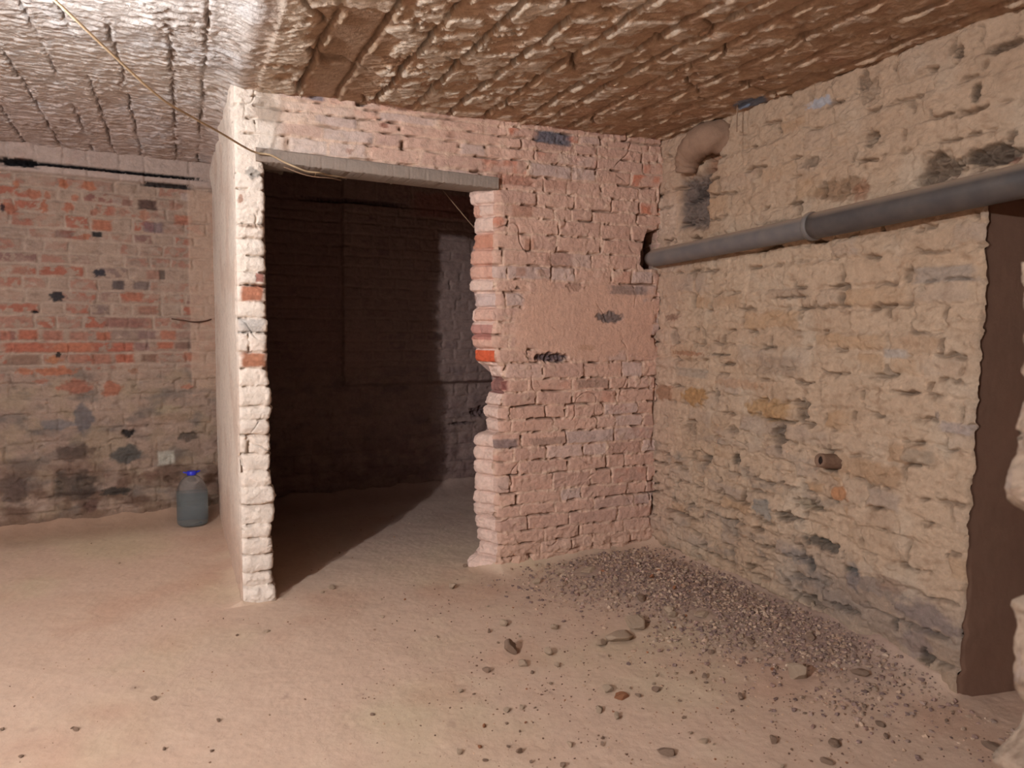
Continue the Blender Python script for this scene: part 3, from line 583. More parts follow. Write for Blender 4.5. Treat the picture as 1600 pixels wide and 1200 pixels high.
# ================================================================ right-hand rubble wall
XB, YO, ZO = 2.36, 1.60, 1.69           # plane, jamb of the side opening, its head
ROWS_B = [-.12, -.02, .10, .19, .31, .40, .50, .57, .66, .76, .845, .93, 1.02, 1.075, 1.16, 1.235, 1.33, 1.41, 1.52, 1.60, 1.69, 1.77, 1.88, 1.96, 2.06, 2.13, 2.24, 2.33]
def relief_b(yw, v):
    shp = yw.shape; u = -yw.ravel(); v = v.ravel(); y = -u
    e, ra, rb, rc, lu, lv = masonry(u, v, ROWS_B, 201, (.14, .24, .34, .20, .11), .016, .01)
    # a second, smaller set of stones low down on the wall
    e2, ra2, rb2, rc2, lu2, lv2 = masonry(u*1.3+3, v*1.5, ROWS_B+[2.45, 2.55, 2.7, 2.8, 2.95, 3.1, 3.2, 3.35, 3.5], 231, (.14, .2, .30), .022, .01)
    lo = sst(.85, .55, v+.12*fbm(u*3, v*3, 202, 3))*sst(1.9, 2.25, y)
    e = mix(e, e2*.75, lo); ra = np.where(lo > .5, ra2, ra); rb = np.where(lo > .5, rb2, rb)
    smear = sst(-.25, .35, fbm(u*4, v*5, 203, 4)+.12-.25*lo)
    body = sst(.003, .018, e)
    hb = (ra-.5)*.014+(rb-.5)*.02*lu+(rc-.5)*.016*lv+.008*body
    crk = np.exp(-(e/.0052)**2)*sst(.05, .28, fbm(u*8, v*13, 204, 3)+.10*lo)
    gone = sst(.90, .93, np.where(lo > .5, rc2, rc))*body*sst(1.25, .9, v)
    hb = mix(hb, hb*.30+.004, smear*.65)-.045*crk*(1-.5*smear)-.020*gone*(1-smear*.6)
    h = hb+.012*fbm(u*2, v*2, 205, 3)+.006*fbm(u*14, v*20, 206, 5)+.004*fbm(u*34, v*44, 215, 4)+.008*sst(.1, .5, fbm(u*8, v*13, 216, 4))+.003*lo*fbm(u*30, v*30, 207, 3)
    pits = sst(.52, .72, fbm(u*17, v*24, 208, 3)); h = h-.024*pits*(.35+.65*lo)
    pits2 = sst(.50, .70, fbm(u*9+7, v*16, 209, 3)); h = h-.028*pits2*(.25+.75*lo)*(1-smear*.5)
    c = np.tile(lin((200, 170, 142)), (u.size, 1))
    c = mixc(c, (184, 152, 124), sst(-.2, .5, fbm(u*2.5, v*3, 210, 4))*.55); c = mixc(c, (156, 122, 96), sst(.15, .65, fbm(u*20, v*28, 217, 5))*.5)
    c = mixc(c, (206, 184, 160), sst(.1, .6, fbm(u*4+9, v*4, 211, 4))*.5)
    c = mixc(c, (168, 148, 134), sst(.65, .95, ra)*.5*body*(1-smear*.6))
    c = mixc(c, (186, 144, 104), sst(.82, .97, rb)*.55*body*(1-smear*.5))
    c = mixc(c, (206, 170, 146), sst(3.0, 3.4, y)*.6); c = mixc(c, (116, 92, 74), crk*.5)
    # greyer stone and dark pockets down in the rubble
    c = mixc(c, (134, 122, 112), lo*sst(.1, .6, fbm(u*6, v*8, 212, 4))*.55)
    c = mixc(c, (110, 88, 70), np.clip(pits*.5+pits2*.6, 0, 1)*(.2+.5*lo))
    c = mixc(c, (128, 116, 110), sst(.42, .2, v+.08*fbm(u*5, v*5, 213, 3))*sst(2.6, 2.2, y)*.5)
    c = mixc(c, (190, 160, 130), sst(.16, .02, v)*.6)
    c = mixc(c, (176, 144, 118), sst(1.6, 2.1, v)*.4)
    c = c*np.array([.77, .735, .705])
    h, c = apply_marks(y, v, h, c, MARKS_B, 500)
    # long open joint falling to the right above the floor rubble
    line = v-(.60+.30*(y-2.35)); gap = np.exp(-(line/.006)**2)*sst(2.05, 2.2, y)*sst(2.9, 2.6, y)*sst(-.2, .2, noise(u*9, u*0, 214)); h = h-.02*gap
    return h.reshape(shp), c.reshape(shp+(3,))
nE = 420
sv = np.concatenate([np.linspace(-.04, ZO, 400), np.linspace(ZO, 2.27, 160)[1:]])
jy = YO+.006*fbm(sv*14, sv*0, 221, 4)+.006*(np.abs(noise(sv*9, sv*0, 222)))-.004+.010*sst(1.2, 0, sv)
jy = np.where(sv > ZO+.01, YO, jy)
s01 = np.concatenate([np.linspace(0, 1, nE+1), 1+np.linspace(0, 1, 101)[1:]])
SS, V = np.meshgrid(s01, sv, indexing='ij')
YY = np.where(SS <= 1, 3.46+(jy[None, :]-3.46)*SS, jy[None, :]+(.75-jy[None, :])*(SS-1))
H, Cb = relief_b(YY, V)
H = np.where((np.abs(YY-jy[None, :]) < .02) & (V <= ZO), np.clip(H, -.004, .018), H)
H = H-.012*np.exp(-np.abs(YY-jy[None, :])/.008)*(V <= ZO+1e-6)*(SS <= 1)
P = np.stack([XB-H, YY, V], -1)
keep = ~((s01[:-1, None] >= 1) & (sv[None, :-1] < ZO-1e-6))
S = Surf(); S.grid(P, Cb, keep, flip=False)
# plastered jamb inside the side opening
ri = sv <= ZO+1e-6; P0 = P[nE][ri]; vv = sv[ri][None, ::4]; P0 = P0[::4]
t = np.linspace(0, 1, 90)[:, None]**1.3
bx = P0[None, :, 0]+(2.98-P0[None, :, 0])*t
by = mix(P0[None, :, 1]+0*bx, 1.605-.14*(bx-2.36)+.002*fbm(bx*6, vv*6+0*bx, 223, 3)+.0006*fbm(bx*30, vv*30+0*bx, 224, 2), sst(0, .03, t))
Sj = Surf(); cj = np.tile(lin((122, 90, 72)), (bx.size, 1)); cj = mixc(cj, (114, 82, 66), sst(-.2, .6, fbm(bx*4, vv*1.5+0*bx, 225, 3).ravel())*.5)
Sj.grid(np.stack([bx, by, vv+0*t], -1), cj)
k0 = int(np.argmin(np.abs(sv-ZO))); P0 = P[nE:, k0]; t = np.linspace(0, 1, 10)[None, :]
px = P0[:, None, 0]+(2.98-P0[:, None, 0])*t
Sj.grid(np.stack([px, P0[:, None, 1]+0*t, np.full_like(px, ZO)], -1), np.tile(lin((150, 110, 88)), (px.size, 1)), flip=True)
# back of the opening
gy, gz = np.meshgrid(np.linspace(.72, 1.62, 8), np.linspace(-.04, 1.7, 8), indexing='ij')
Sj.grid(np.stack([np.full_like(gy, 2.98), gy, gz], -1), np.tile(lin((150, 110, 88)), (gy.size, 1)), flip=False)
wall_right = S.build('wall_right', M_WALL); tag(wall_right, kind='structure')
tag(Sj.build('wall_side_opening', M_PLASTER), kind='structure')

# ================================================================ rear wall (left bay and the back of the small room)
ROWS_C = [-.12, .0, .12, .2, .33, .42, .53, .60, .70, .799, .88, .945, .985, 1.055, 1.124, 1.193, 1.276, 1.348, 1.42, 1.495, 1.567, 1.634, 1.709, 1.773, 1.858, 1.933, 2.0, 2.07, 2.3]
def relief_c(u, v):
    shp = u.shape; u = u.ravel(); v = v.ravel()
    e, ra, rb, rc, lu, lv = masonry(u, v, ROWS_C, 401, (.12, .12, .25, .14), .007, .01)
    lo = sst(.98, .88, v+.03*fbm(u*5, v*5, 402, 3))
    smear = sst(-.15, .35, fbm(u*5, v*7, 403, 4)+.05)
    smear = np.maximum(smear, lo*.6)
    smear = smear*(1-sst(1.00, 1.05, v)*sst(1.28, 1.24, v)*.85)
    room = sst(.28, .34, u)
    body = sst(.004, .014, e)
    h = (ra-.5)*.008+.006*body-.010*np.exp(-(e/.005)**2)*sst(-.1, .3, fbm(u*6, v*10, 404, 3))
    h = mix(h, h*.4, smear*.6)+.006*fbm(u*2.5, v*2.5, 405, 3)+.0055*fbm(u*20, v*28, 406, 5)
    h = h+lo*(.012*fbm(u*6, v*8, 407, 4)-.014*sst(.4, .7, fbm(u*12, v*18, 408, 3)))
    c = np.tile(lin((172, 140, 118)), (u.size, 1))
    c = mixc(c, (150, 120, 104), sst(-.2, .5, fbm(u*3, v*3, 409, 4))*.5); c = mixc(c, (128, 98, 82), sst(.1, .6, fbm(u*16, v*24, 420, 5))*.5); c = mixc(c, (190, 160, 138), sst(.2, .6, fbm(u*12+5, v*20, 421, 4))*.5)
    brick = body*(1-smear*.75)*(1-lo)*sst(-.12, .18, fbm(u*19, v*26, 410, 4)+.08)
    c = mixc(c, (168, 104, 84), brick*sst(.25, .45, ra)*.55*(1-room))
    c = mixc(c, (168, 78, 52), brick*sst(.72, .80, ra)*.5*(1-room))
    c = mixc(c, (120, 92, 86), brick*sst(.85, .92, rb)*.6)
    c = mixc(c, (196, 164, 140), (1-body)*.35*(1-lo))
    # yellowish lime and dark soil in the rubble footing
    c = mixc(c, (164, 136, 108), lo*sst(-.2, .4, fbm(u*5, v*7, 411, 4))*.6)
    c = mixc(c, (112, 98, 88), lo*sst(.0, .5, fbm(u*4+5, v*8, 412, 4))*.7)
    c = mixc(c, (104, 74, 58), sst(.55, .25, v+.06*fbm(u*4, v*4, 413, 3))*sst(-.35, .35, fbm(u*6, v*9, 414, 4))*.8)
    c = mixc(c, (160, 124, 98), sst(.16, .02, v)*.6)
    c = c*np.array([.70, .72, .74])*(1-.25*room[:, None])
    h, c = apply_marks(u, v, h, c, [m_[:4]+(tuple(q*.88 for q in m_[4]),)+m_[5:] for m_ in MARKS_C], 700)
    # concrete band under the ceiling, standing a little proud
    band = sst(2.068, 2.082, v)*(1-room); h = h+.028*band
    c0 = mixc(c, (164, 140, 126), np.ones(u.size)*.85); dk = sst(.055, .04, np.abs(v-2.17))*sst(-.63, -.66, u)
    c = np.where(((band > .5) & (c.mean(1) > .06))[:, None], c0, c)
    # strip of plaster next to the return wall
    st = sst(.02, .035, u+.006*fbm(u*0, v*10, 415, 2))*(1-room)*sst(2.07, 2.05, v)*sst(.75, .9, v); h = h+.006*st; c = mixc(c, (170, 138, 116), st*.7)
    # inside the small room: a raised brick panel over a rough footing
    pan = sst(.985, 1.0, u+.004*noise(v*20, v*0, 416))*sst(.80, .83, v+.012*noise(u*8, u*0, 417))
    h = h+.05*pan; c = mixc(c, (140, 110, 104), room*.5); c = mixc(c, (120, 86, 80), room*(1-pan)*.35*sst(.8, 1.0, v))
    h = h-room*sst(.82, .78, v)*.02+room*sst(.8, .7, v)*.02*fbm(u*5, v*7, 418, 3)
    return h.reshape(shp), c.reshape(shp+(3,))
S = Surf()
U, V = np.meshgrid(axis([(-3.9, -1.25, .05), (-1.25, .36, .0055), (.36, 2.6, .0075)]), np.linspace(-.05, 2.30, 380), indexing='ij')
H, Cq = relief_c(U, V)
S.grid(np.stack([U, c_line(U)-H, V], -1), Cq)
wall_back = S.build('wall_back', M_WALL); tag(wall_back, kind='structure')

# ================================================================ ceiling
GRV_L = [-1.32, -1.02, -.80, -.63, -.475, -.36, -.22, -.03, .09]
rg = random.Random(5); GRV_R = []
xx = .46
while xx < 2.5:
    GRV_R.append(xx); xx += rg.uniform(.11, .19)
def relief_ceil(x, y):
    shp = x.shape; x = x.ravel(); y = y.ravel()
    left = sst(.34, .18, x+.03*fbm(y*3, y*0, 601, 3))
    # mortar pressed through the joints: short ripples lying across the bay
    rip = fbm(x*11, y*38, 602, 5, .6); rip = np.sign(rip)*np.abs(rip)**.8
    rip2 = 1-np.abs(fbm(x*13, y*40, 603, 3))*2.2
    h = .010*fbm(x*2, y*2, 604, 3)
    ripd = fbm((x-y)*5.5, (x+y)*26, 623, 5, .6); rip = mix(np.sign(ripd)*np.abs(ripd)**.8, rip, left)
    rip2 = mix(1-np.abs(fbm((x-y)*8, (x+y)*30, 624, 3))*2.2, rip2, left)
    amp = mix(.9, 1.35, left)*(.55+.6*sst(-.3, .4, fbm(x*3, y*3, 605, 3)))*mix(.85, .24, sst(.6, 1.3, x))**(1-left)
    h = h+amp*(.008*rip+.005*np.maximum(rip2, 0))+.004*fbm(x*26, y*44, 622, 4)*(1-.5*left)
    crust = sst(.02, .13, fbm((x-y)*4.6, (x+y)*8, 606, 6, .62)+.12*sst(1.25, .6, x)-.17*sst(1.2, 2.2, x)+.55*np.exp(-((x-.36)/.12)**2)*sst(3.5, 2.2, y)-.9*np.exp(-((x-.60-.10*(y-3.2))/.135)**4)*sst(2.3, 2.5, y))
    crust = np.maximum(crust*(1-left), left)
    ch = .006+.004*np.abs(fbm(x*30, y*30, 607, 4))
    h = h+crust*(1-left)*ch*mix(1.6, .7, sst(.8, 1.5, x))+.0028*(1-left)*fbm((x-y)*22, (x+y)*60, 627, 4)
    gr = np.zeros_like(x); lt = np.zeros_like(x)
    for i, gx in enumerate(GRV_L+GRV_R):
        lf = gx < .2
        c0 = gx+.012*fbm(y*3, y*0+i, 610+i, 3)+.005*noise(y*25, y*0, 640+i)+(.012*noise(x*10, y*40, 630) if lf else 0)
        brk = sst(-.15, .2, fbm(y*(1.6 if lf else 3), y*0+i*3, 670+i, 3)+(.12 if lf else .32))
        wdt = (.0035 if lf else .0075)+.004*np.abs(noise(y*6, y*0, 700+i))
        g1 = np.exp(-((x-c0)/wdt)**2)*brk
        gr = np.maximum(gr, g1*(.75 if lf else 1.0))
        lt = np.maximum(lt, np.exp(-((x-c0-.022)/.010)**2)*sst(-.1, .3, noise(y*9, y*0, 730+i))*(0 if lf else 1))
    flat = np.exp(-((x-.60-.10*(y-3.2)+.03*fbm(x*0, y*6, 625, 3))/.135)**4)*sst(2.2, 2.5, y)
    h = mix(h, .003*fbm(x*4, y*20, 608, 3), flat*.85*(1-crust*.5))
    gr = gr*(1-flat*.65)
    h = mix(h, h*.3, np.clip(gr*1.4+lt*.5, 0, 1)*(1-left))
    h = h-mix(.045, .065, sst(.8, 1.4, x))*gr+.011*lt
    # short cross cracks
    crs = np.exp(-(np.abs(fbm(x*2.2, y*3.2, 611, 2))/.022)**2)*sst(.0, .25, fbm(x*3+5, y*3, 612, 3))*(1-left)*(1-.6*np.exp(-((x-.62)/.15)**4))
    h = h-.035*crs
    # ridge between the two bays, running over the partition's left end
    h = h+.030*np.exp(-((x-.235)/.06)**2)*(.8+.3*fbm(x*5, y*6, 613, 3))
    c = np.tile(lin((178, 144, 116)), (x.size, 1))
    c = mixc(c, (150, 116, 92), sst(-.2, .5, fbm(x*5, y*14, 614, 4))*.6)
    c = mixc(c, (170, 128, 102), sst(.1, .6, fbm(x*3+3, y*6, 615, 4))*.5)
    c = mixc(c, (150, 120, 96), flat*.8)
    c = mixc(c, (200, 178, 156), crust*(1-left)*.8*sst(2.3, 1.0, x+.0*y)+crust*(1-left)*.25)
    c = mixc(c, (184, 156, 128), lt*.6*(1-left))
    hi = sst(.25, .7, fbm((x-y)*13, (x+y)*36, 616, 4)); c = mixc(c, (184, 154, 126), hi*.40*(1-left))
    c = mixc(c, (208, 194, 182), left*.95)
    c = mixc(c, (176, 152, 142), left*sst(3.3, 4.6, y)*.7)  # left bay painted darker towards the rear, where the lamplight falls off
    c = mixc(c, (184, 184, 186), left*sst(.1, .5, fbm(x*4, y*3, 617, 3))*.25)
    c = mixc(c, (150, 122, 102), left*sst(.0, .5, fbm(x*14, y*30, 618, 3))*sst(-.3, .2, fbm(x*3, y*2, 619, 2))*.6)
    c = mixc(c, (70, 50, 38), gr*.9)
    c = mixc(c, (70, 50, 38), crs*.7)
    stp = left*np.exp(-((x+.03)/.035)**2)*sst(0, .3, fbm(x*20, y*38, 626, 4)); c = mixc(c, (104, 76, 58), stp*.8); h = h-.010*stp
    bl = np.exp(-((x-2.30)/.06)**2-((y-2.66)/.10)**2); c = mixc(c, (96, 116, 138), sst(.3, .6, bl+.2*fbm(x*15, y*15, 620, 3))*.8)
    return h.reshape(shp), c.reshape(shp+(3,))
S = Surf()
X, Y = np.meshgrid(axis([(-4, -1.4, .04), (-1.4, 2.46, .0065), (2.46, 4, .05)]), axis([(-3.2, 1.1, .06), (1.1, 3.9, .0065), (3.9, 5.5, .008)]), indexing='ij')
H, Cc = relief_ceil(X, Y)
arch = .06*np.sqrt(np.clip(1-((X+.85)/1.15)**2, 0, 1))*sst(5.1, 4.0, Y)
Z = 2.232-H+arch
S.grid(np.stack([X, Y, Z], -1), Cc, flip=True)
ceiling = S.build('ceiling', M_CEIL); tag(ceiling, kind='structure')

# ================================================================ the rest of the shell
def flat_wall(name, a, b, z0, z1, rgb, nrm, seed):
    S = Surf(); n = 60
    T, VV = np.meshgrid(np.linspace(0, 1, n), np.linspace(z0, z1, 40), indexing='ij')
    x = a[0]+(b[0]-a[0])*T; y = a[1]+(b[1]-a[1])*T
    h = .02*fbm(T*9, VV*4, seed, 4)
    S.grid(np.stack([x+nrm[0]*h, y+nrm[1]*h, VV], -1), np.tile(lin(rgb), (x.size, 1)))
    o = S.build(name, M_WALL); return tag(o, kind='structure')
flat_wall('wall_left', (-3.8, -3.0), (-3.8, 5.0), -.05, 2.35, (120, 100, 86), (1, 0), 801)
flat_wall('wall_rear', (3.0, -2.9), (-3.9, -2.9), -.05, 2.35, (120, 100, 86), (0, 1), 802)
flat_wall('wall_inner', (2.42, 5.5), (2.42, 3.50), -.05, 2.35, (160, 132, 120), (-1, 0), 803)

# near wall: the broken edge of masonry beside the photographer
NEAR = np.array([(2.4, 1.22), (1.55, 1.22), (1.47, 1.168), (1.42, 1.165), (1.37, 1.195), (1.352, 1.17), (1.349, 1.125), (1.288, 1.131), (1.212, 1.152), (1.188, 1.141), (1.16, 1.15), (1.119, 1.139), (1.062, 1.141), (1.039, 1.121), (1.015, 1.116), (.998, 1.125), (.973, 1.165), (.964, 1.19), (.904, 1.235), (.86, 1.235), (.845, 1.205), (.837, 1.151), (.827, 1.149), (.812, 1.166), (.793, 1.169), (.765, 1.164), (.744, 1.167), (.708, 1.164), (.695, 1.178), (.678, 1.187), (.655, 1.208), (.628, 1.195), (.608, 1.166), (.594, 1.133), (.582, 1.133), (.562, 1.152), (.534, 1.124), (.45, 1.11), (.38, 1.15), (.3, 1.12), (.2, 1.09), (.1, 1.12), (0, 1.08), (-.05, 1.08)])[::-1]
S = Surf()
svn = np.linspace(-.04, 2.27, 560); x0 = np.interp(svn, NEAR[:, 0], NEAR[:, 1])
prof = []      # plan path: far face, rounded corner, broken end, near face
tt = np.concatenate([np.linspace(0, 1, 120), 1+np.linspace(0, 1, 60)[1:], 2+np.linspace(0, 1, 60)[1:]])
T, V = np.meshgrid(tt, svn, indexing='ij')
X0 = x0[None, :]
px = np.where(T <= 1, 2.40+(X0-2.40)*T**.6, np.where(T <= 2, X0, X0+(2.40-X0)*(T-2)))
py = np.where(T <= 1, .72, np.where(T <= 2, .72-.27*(T-1), .45))
cor = np.exp(-((T-1)*.27/.02)**2*(T > 1)-((1-T)*6)**2*(T <= 1))
n3 = fbm(T*6, V*16, 821, 4); n4 = fbm(T*20, V*44, 822, 4)
en = sst(.96, 1.0, T)*sst(2.04, 2.0, T)
px = px-(.004*n3+.008*n4-.016*sst(.35, .6, fbm(T*12, V*26, 824, 4)))*en+.022*np.sin(np.clip(T-1, 0, 1)*math.pi)*(-1+.0*V)*0-.03*np.sin(np.clip(T-1, 0, 1)*math.pi)*fbm(T*3, V*9, 823, 3)
py = py+(1-en)*np.where(T <= 1, 1, -1)*(.010*n3+.008*n4)
# round off the outer arris
py = py-.022*cor*(.6+.4*n3)
cn = np.tile(lin((146, 122, 102)), (px.size, 1)); cn = mixc(cn, (124, 104, 94), sst(0, .5, n3.ravel())*.6); cn = mixc(cn, (104, 78, 62), sst(.1, .5, n4.ravel())*.6)
S.grid(np.stack([px, py, V], -1), cn)
wall_near = S.build('wall_near', M_WALL); tag(wall_near, kind='structure')

# ================================================================ mesh helpers for the things
def mesh_obj(name, bm, mat, parent=None, smooth=True):
    me = bpy.data.meshes.new(name); bm.normal_update(); bm.to_mesh(me); bm.free()
    if smooth:
        me.polygons.foreach_set('use_smooth', [True]*len(me.polygons))
    me.materials.append(mat); o = bpy.data.objects.new(name, me); COL.objects.link(o)
    if parent: o.parent = parent
    return o

def empty(name, loc):
    o = bpy.data.objects.new(name, None); o.location = loc; o.empty_display_size = .05; COL.objects.link(o); return o

def spline(pts, n=10):
    P = [Vector(p) for p in pts]; P = [P[0]*2-P[1]]+P+[P[-1]*2-P[-2]]; out = []
    for i in range(1, len(P)-2):
        for k in range(n):
            t = k/n; a, b, c, d = P[i-1], P[i], P[i+1], P[i+2]
            out.append(.5*((2*b)+(-a+c)*t+(2*a-5*b+4*c-d)*t*t+(-a+3*b-3*c+d)*t**3))
    out.append(P[-2]); return out

def tube(bm, pts, rad, seg=12, cap=True, wob=0, seed=0, hollow=None):
    """tube along pts; rad a number or a function of 0..1; hollow = wall thickness"""
    rings = []; n = len(pts); up_ = Vector((.13, .21, .97)).normalized()
    for i, p in enumerate(pts):
        t = (pts[min(i+1, n-1)]-pts[max(i-1, 0)]).normalized()
        a = up_.cross(t)
        if a.length < .1: a = Vector((1, 0, 0)).cross(t)
        a.normalize(); b = t.cross(a); r = rad(i/(n-1)) if callable(rad) else rad
        ring = []
        for k in range(seg):
            an = 2*math.pi*k/seg; rr = r
            if wob: rr = r*(1+wob*float(noise(np.array(math.cos(an)*1.3+i*.35), np.array(math.sin(an)*1.3+seed), seed)))
            ring.append(bm.verts.new(p+(a*math.cos(an)+b*math.sin(an))*rr))
        rings.append(ring)
    for i in range(n-1):
        for k in range(seg):
            bm.faces.new((rings[i][k], rings[i][(k+1) % seg], rings[i+1][(k+1) % seg], rings[i+1][k]))
    if hollow:
        for end, sgn in ((rings[-1], 1), (rings[0], -1)):
            c = sum((v.co for v in end), Vector())/seg; t = ((pts[-1]-pts[-2]) if sgn == 1 else (pts[0]-pts[1])).normalized()
            r1 = [bm.verts.new(c+(v.co-c)*(1-hollow)) for v in end]; r2 = [bm.verts.new(v.co-t*(min((pts[0]-pts[-1]).length*.45, .12))) for v in r1]
            for k in range(seg):
                j = (k+1) % seg
                f = (end[k], end[j], r1[j], r1[k]); g = (r1[k], r1[j], r2[j], r2[k])
                bm.faces.new(f if sgn == 1 else f[::-1]); bm.faces.new(g if sgn == 1 else g[::-1])
            bm.faces.new(r2 if sgn == 1 else r2[::-1])
    elif cap:
        bm.faces.new(rings[0][::-1]); bm.faces.new(rings[-1])
    return rings

def lathe(bm, prof, seg=48, squ=0.0):
    rings = []
    for r, z in prof:
        ring = []
        for k in range(seg):
            a = 2*math.pi*k/seg; q = 1+squ*.5*(abs(math.sin(2*a))**1.5)*min(1, max(0, (r-.03)/.05))
            ring.append(bm.verts.new((r*q*math.cos(a), r*q*math.sin(a), z)))
        rings.append(ring)
    for i in range(len(rings)-1):
        for k in range(seg):
            bm.faces.new((rings[i][k], rings[i][(k+1) % seg], rings[i+1][(k+1) % seg], rings[i+1][k]))
    bm.faces.new(rings[0][::-1]); bm.faces.new(rings[-1])

# ---------------------------------------------------------------- concrete lintel over the doorway
M_CONC = dusty('grey_concrete', bump=.5, sc=(60, 260), var=.12, attr=False, rgb=(146, 132, 122))
bm = bmesh.new(); nx = 260
prof = [(3.545, 0), (3.384, 0), (3.3795, .004), (3.379, .052), (3.383, .056), (3.545, .056)]
rings = []
for i in range(nx+1):
    x = .288+(1.402-.288)*i/nx; zb = 1.930-.028*(x-.288)/1.1
    ring = []
    for j, (y, z) in enumerate(prof):
        nz = float(noise(np.array(x*90), np.array(j*.9), 901)); n2 = float(noise(np.array(x*14), np.array(j*2.1), 902))
        chip = .005*max(0, nz-.3) if j in (1, 2) else 0
        ring.append(bm.verts.new((x, y+.0012*nz+.0015*n2+chip, zb+z+.0008*nz+chip*.8)))
    rings.append(ring)
for i in range(nx):
    for j in range(len(prof)):
        k = (j+1) % len(prof); bm.faces.new((rings[i][j], rings[i+1][j], rings[i+1][k], rings[i][k]))
bm.faces.new(rings[0]); bm.faces.new(rings[-1][::-1])
bmesh.ops.recalc_face_normals(bm, faces=bm.faces[:])
lintel = mesh_obj('concrete_lintel', bm, M_CONC, smooth=True)
lintel.data.set_sharp_from_angle(angle=.9)
tag(lintel, 'long thin grey concrete lintel plank across the top of the brick doorway', 'lintel')

# ---------------------------------------------------------------- grey plastic drain pipe along the right wall
M_PVC = plain('grey_plastic', (96, 92, 92), .5, dust=(112, 104, 100))
M_PVC2 = plain('darker_grey_plastic', (66, 61, 61), .5, dust=(84, 76, 72))
for mt in (M_PVC, M_PVC2):
    # settled dust: more on the upper side of the pipe
    nt = mt.node_tree; rp = [n for n in nt.nodes if n.type == 'VALTORGB'][0]; b = nt.nodes['Principled BSDF']
    ge = nt.nodes.new('ShaderNodeNewGeometry'); sp = nt.nodes.new('ShaderNodeSeparateXYZ'); nt.links.new(ge.outputs['Normal'], sp.inputs[0])
    mr = nt.nodes.new('ShaderNodeMapRange'); mr.inputs['From Min'].default_value = .35; mr.inputs['From Max'].default_value = .95; nt.links.new(sp.outputs['Z'], mr.inputs['Value'])
    mx = nt.nodes.new('ShaderNodeMix'); mx.data_type = 'RGBA'; nt.links.new(mr.outputs[0], mx.inputs['Factor'])
    nt.links.new(rp.outputs[0], mx.inputs['A']); mx.inputs['B'].default_value = (*lin((160, 138, 120)), 1); nt.links.new(mx.outputs['Result'], b.inputs['Base Color'])
pipe = empty('drain_pipe', (2.285, 2.20, 1.645)); tag(pipe, 'long grey plastic drain pipe running along the right wall into a hole in the corner', 'pipe')
def pp(y): return Vector((2.285-.012*(3.4-y)/2, y, 1.606+.030*(3.4-y)+.006*(3.4-y)**2)) if y < 3.4 else Vector((2.285, y, 1.606-.03*(y-3.4)))
def loc(pts, o): return [p-o.location for p in pts]
bm = bmesh.new(); ys_ = [3.385-i*(3.385-2.20)/24 for i in range(25)]
tube(bm, loc([pp(y) for y in ys_], pipe), lambda t: .0455*(math.sqrt(max(0, 1-(1-t*24)**2))*.25+.75 if t < 1/24 else 1), 40)
mesh_obj('pipe_length', bm, M_PVC, pipe)
bm = bmesh.new(); ys_ = [2.245-i*(2.245-.75)/30 for i in range(31)]
tube(bm, loc([pp(y) for y in ys_], pipe), lambda t: .0515, 40)
q = mesh_obj('socket_pipe', bm, M_PVC2, pipe); q['label'] = 'darker wider pipe length with socket'
bm = bmesh.new(); ys_ = [2.262, 2.260, 2.256, 2.244, 2.240, 2.238]; rr_ = [.049, .0555, .057, .057, .0555, .051]
tube(bm, loc([pp(y) for y in ys_], pipe), lambda t: rr_[int(round(t*5))], 40)
mesh_obj('socket_collar', bm, M_PVC, pipe)

# ---------------------------------------------------------------- clay elbow under the ceiling in the corner
M_CLAY = dusty('dusty_fired_clay', bump=.6, sc=(50, 240), var=.15, attr=False, rgb=(142, 114, 96))
M_HOLLOW_SHADE = dusty('hollow_shade', bump=.6, sc=(50, 240), var=.2, attr=False, rgb=(52, 42, 38))  # near-black colour for the shade in the open pipe stub
elb = empty('clay_pipe_elbow', (2.33, 3.19, 2.03)); tag(elb, 'dust-covered old clay pipe elbow stuck in the wall corner just under the ceiling', 'pipe elbow')
pth = spline([(2.322, 3.135, 2.020), (2.318, 3.125, 2.060), (2.312, 3.095, 2.105), (2.312, 3.03, 2.140), (2.335, 2.965, 2.155), (2.41, 2.92, 2.160)], 8)
bm = bmesh.new(); tube(bm, loc(pth, elb), lambda t: .052+.024*min(1, t*1.8), 36, wob=.12, seed=3, hollow=.22); mesh_obj('elbow_body', bm, M_CLAY, elb)
bm = bmesh.new(); p0, p1 = pth[0], pth[4]; d_ = (p1-p0).normalized()
tube(bm, loc([p0-d_*.004, p0, p0+d_*.012, p0+d_*.022, p0+d_*.026], elb), lambda t: [.047, .053, .056, .055, .050][int(round(t*4))], 36, wob=.08, seed=5, hollow=.3)
q = mesh_obj('elbow_rim', bm, M_CLAY, elb)

# ---------------------------------------------------------------- stub of an old pipe low in the right wall
stub = empty('pipe_stub', (2.34, 2.163, .722)); tag(stub, 'short broken pipe stub poking out low in the right rubble wall, open end', 'pipe stub')
bm = bmesh.new(); a = Vector((.05, -.006, -.008)); b = Vector((-.055, .008, .004))
tube(bm, [a.lerp(b, i/8) for i in range(9)], lambda t: .031-.004*t, 28, wob=.10, seed=7, hollow=.30)
mesh_obj('stub_body', bm, dusty('dirty_iron_pipe', bump=.7, sc=(60, 260), var=.3, attr=False, rgb=(126, 100, 84)), stub)
bm = bmesh.new(); tube(bm, [a.lerp(b, .88), a.lerp(b, .905)], .0175, 24); q = mesh_obj('stub_shade_plug', bm, M_HOLLOW_SHADE, stub); q['label'] = 'dark plug standing in for the shade inside the stub'  # dark disc stands in for the shaded inside of the pipe

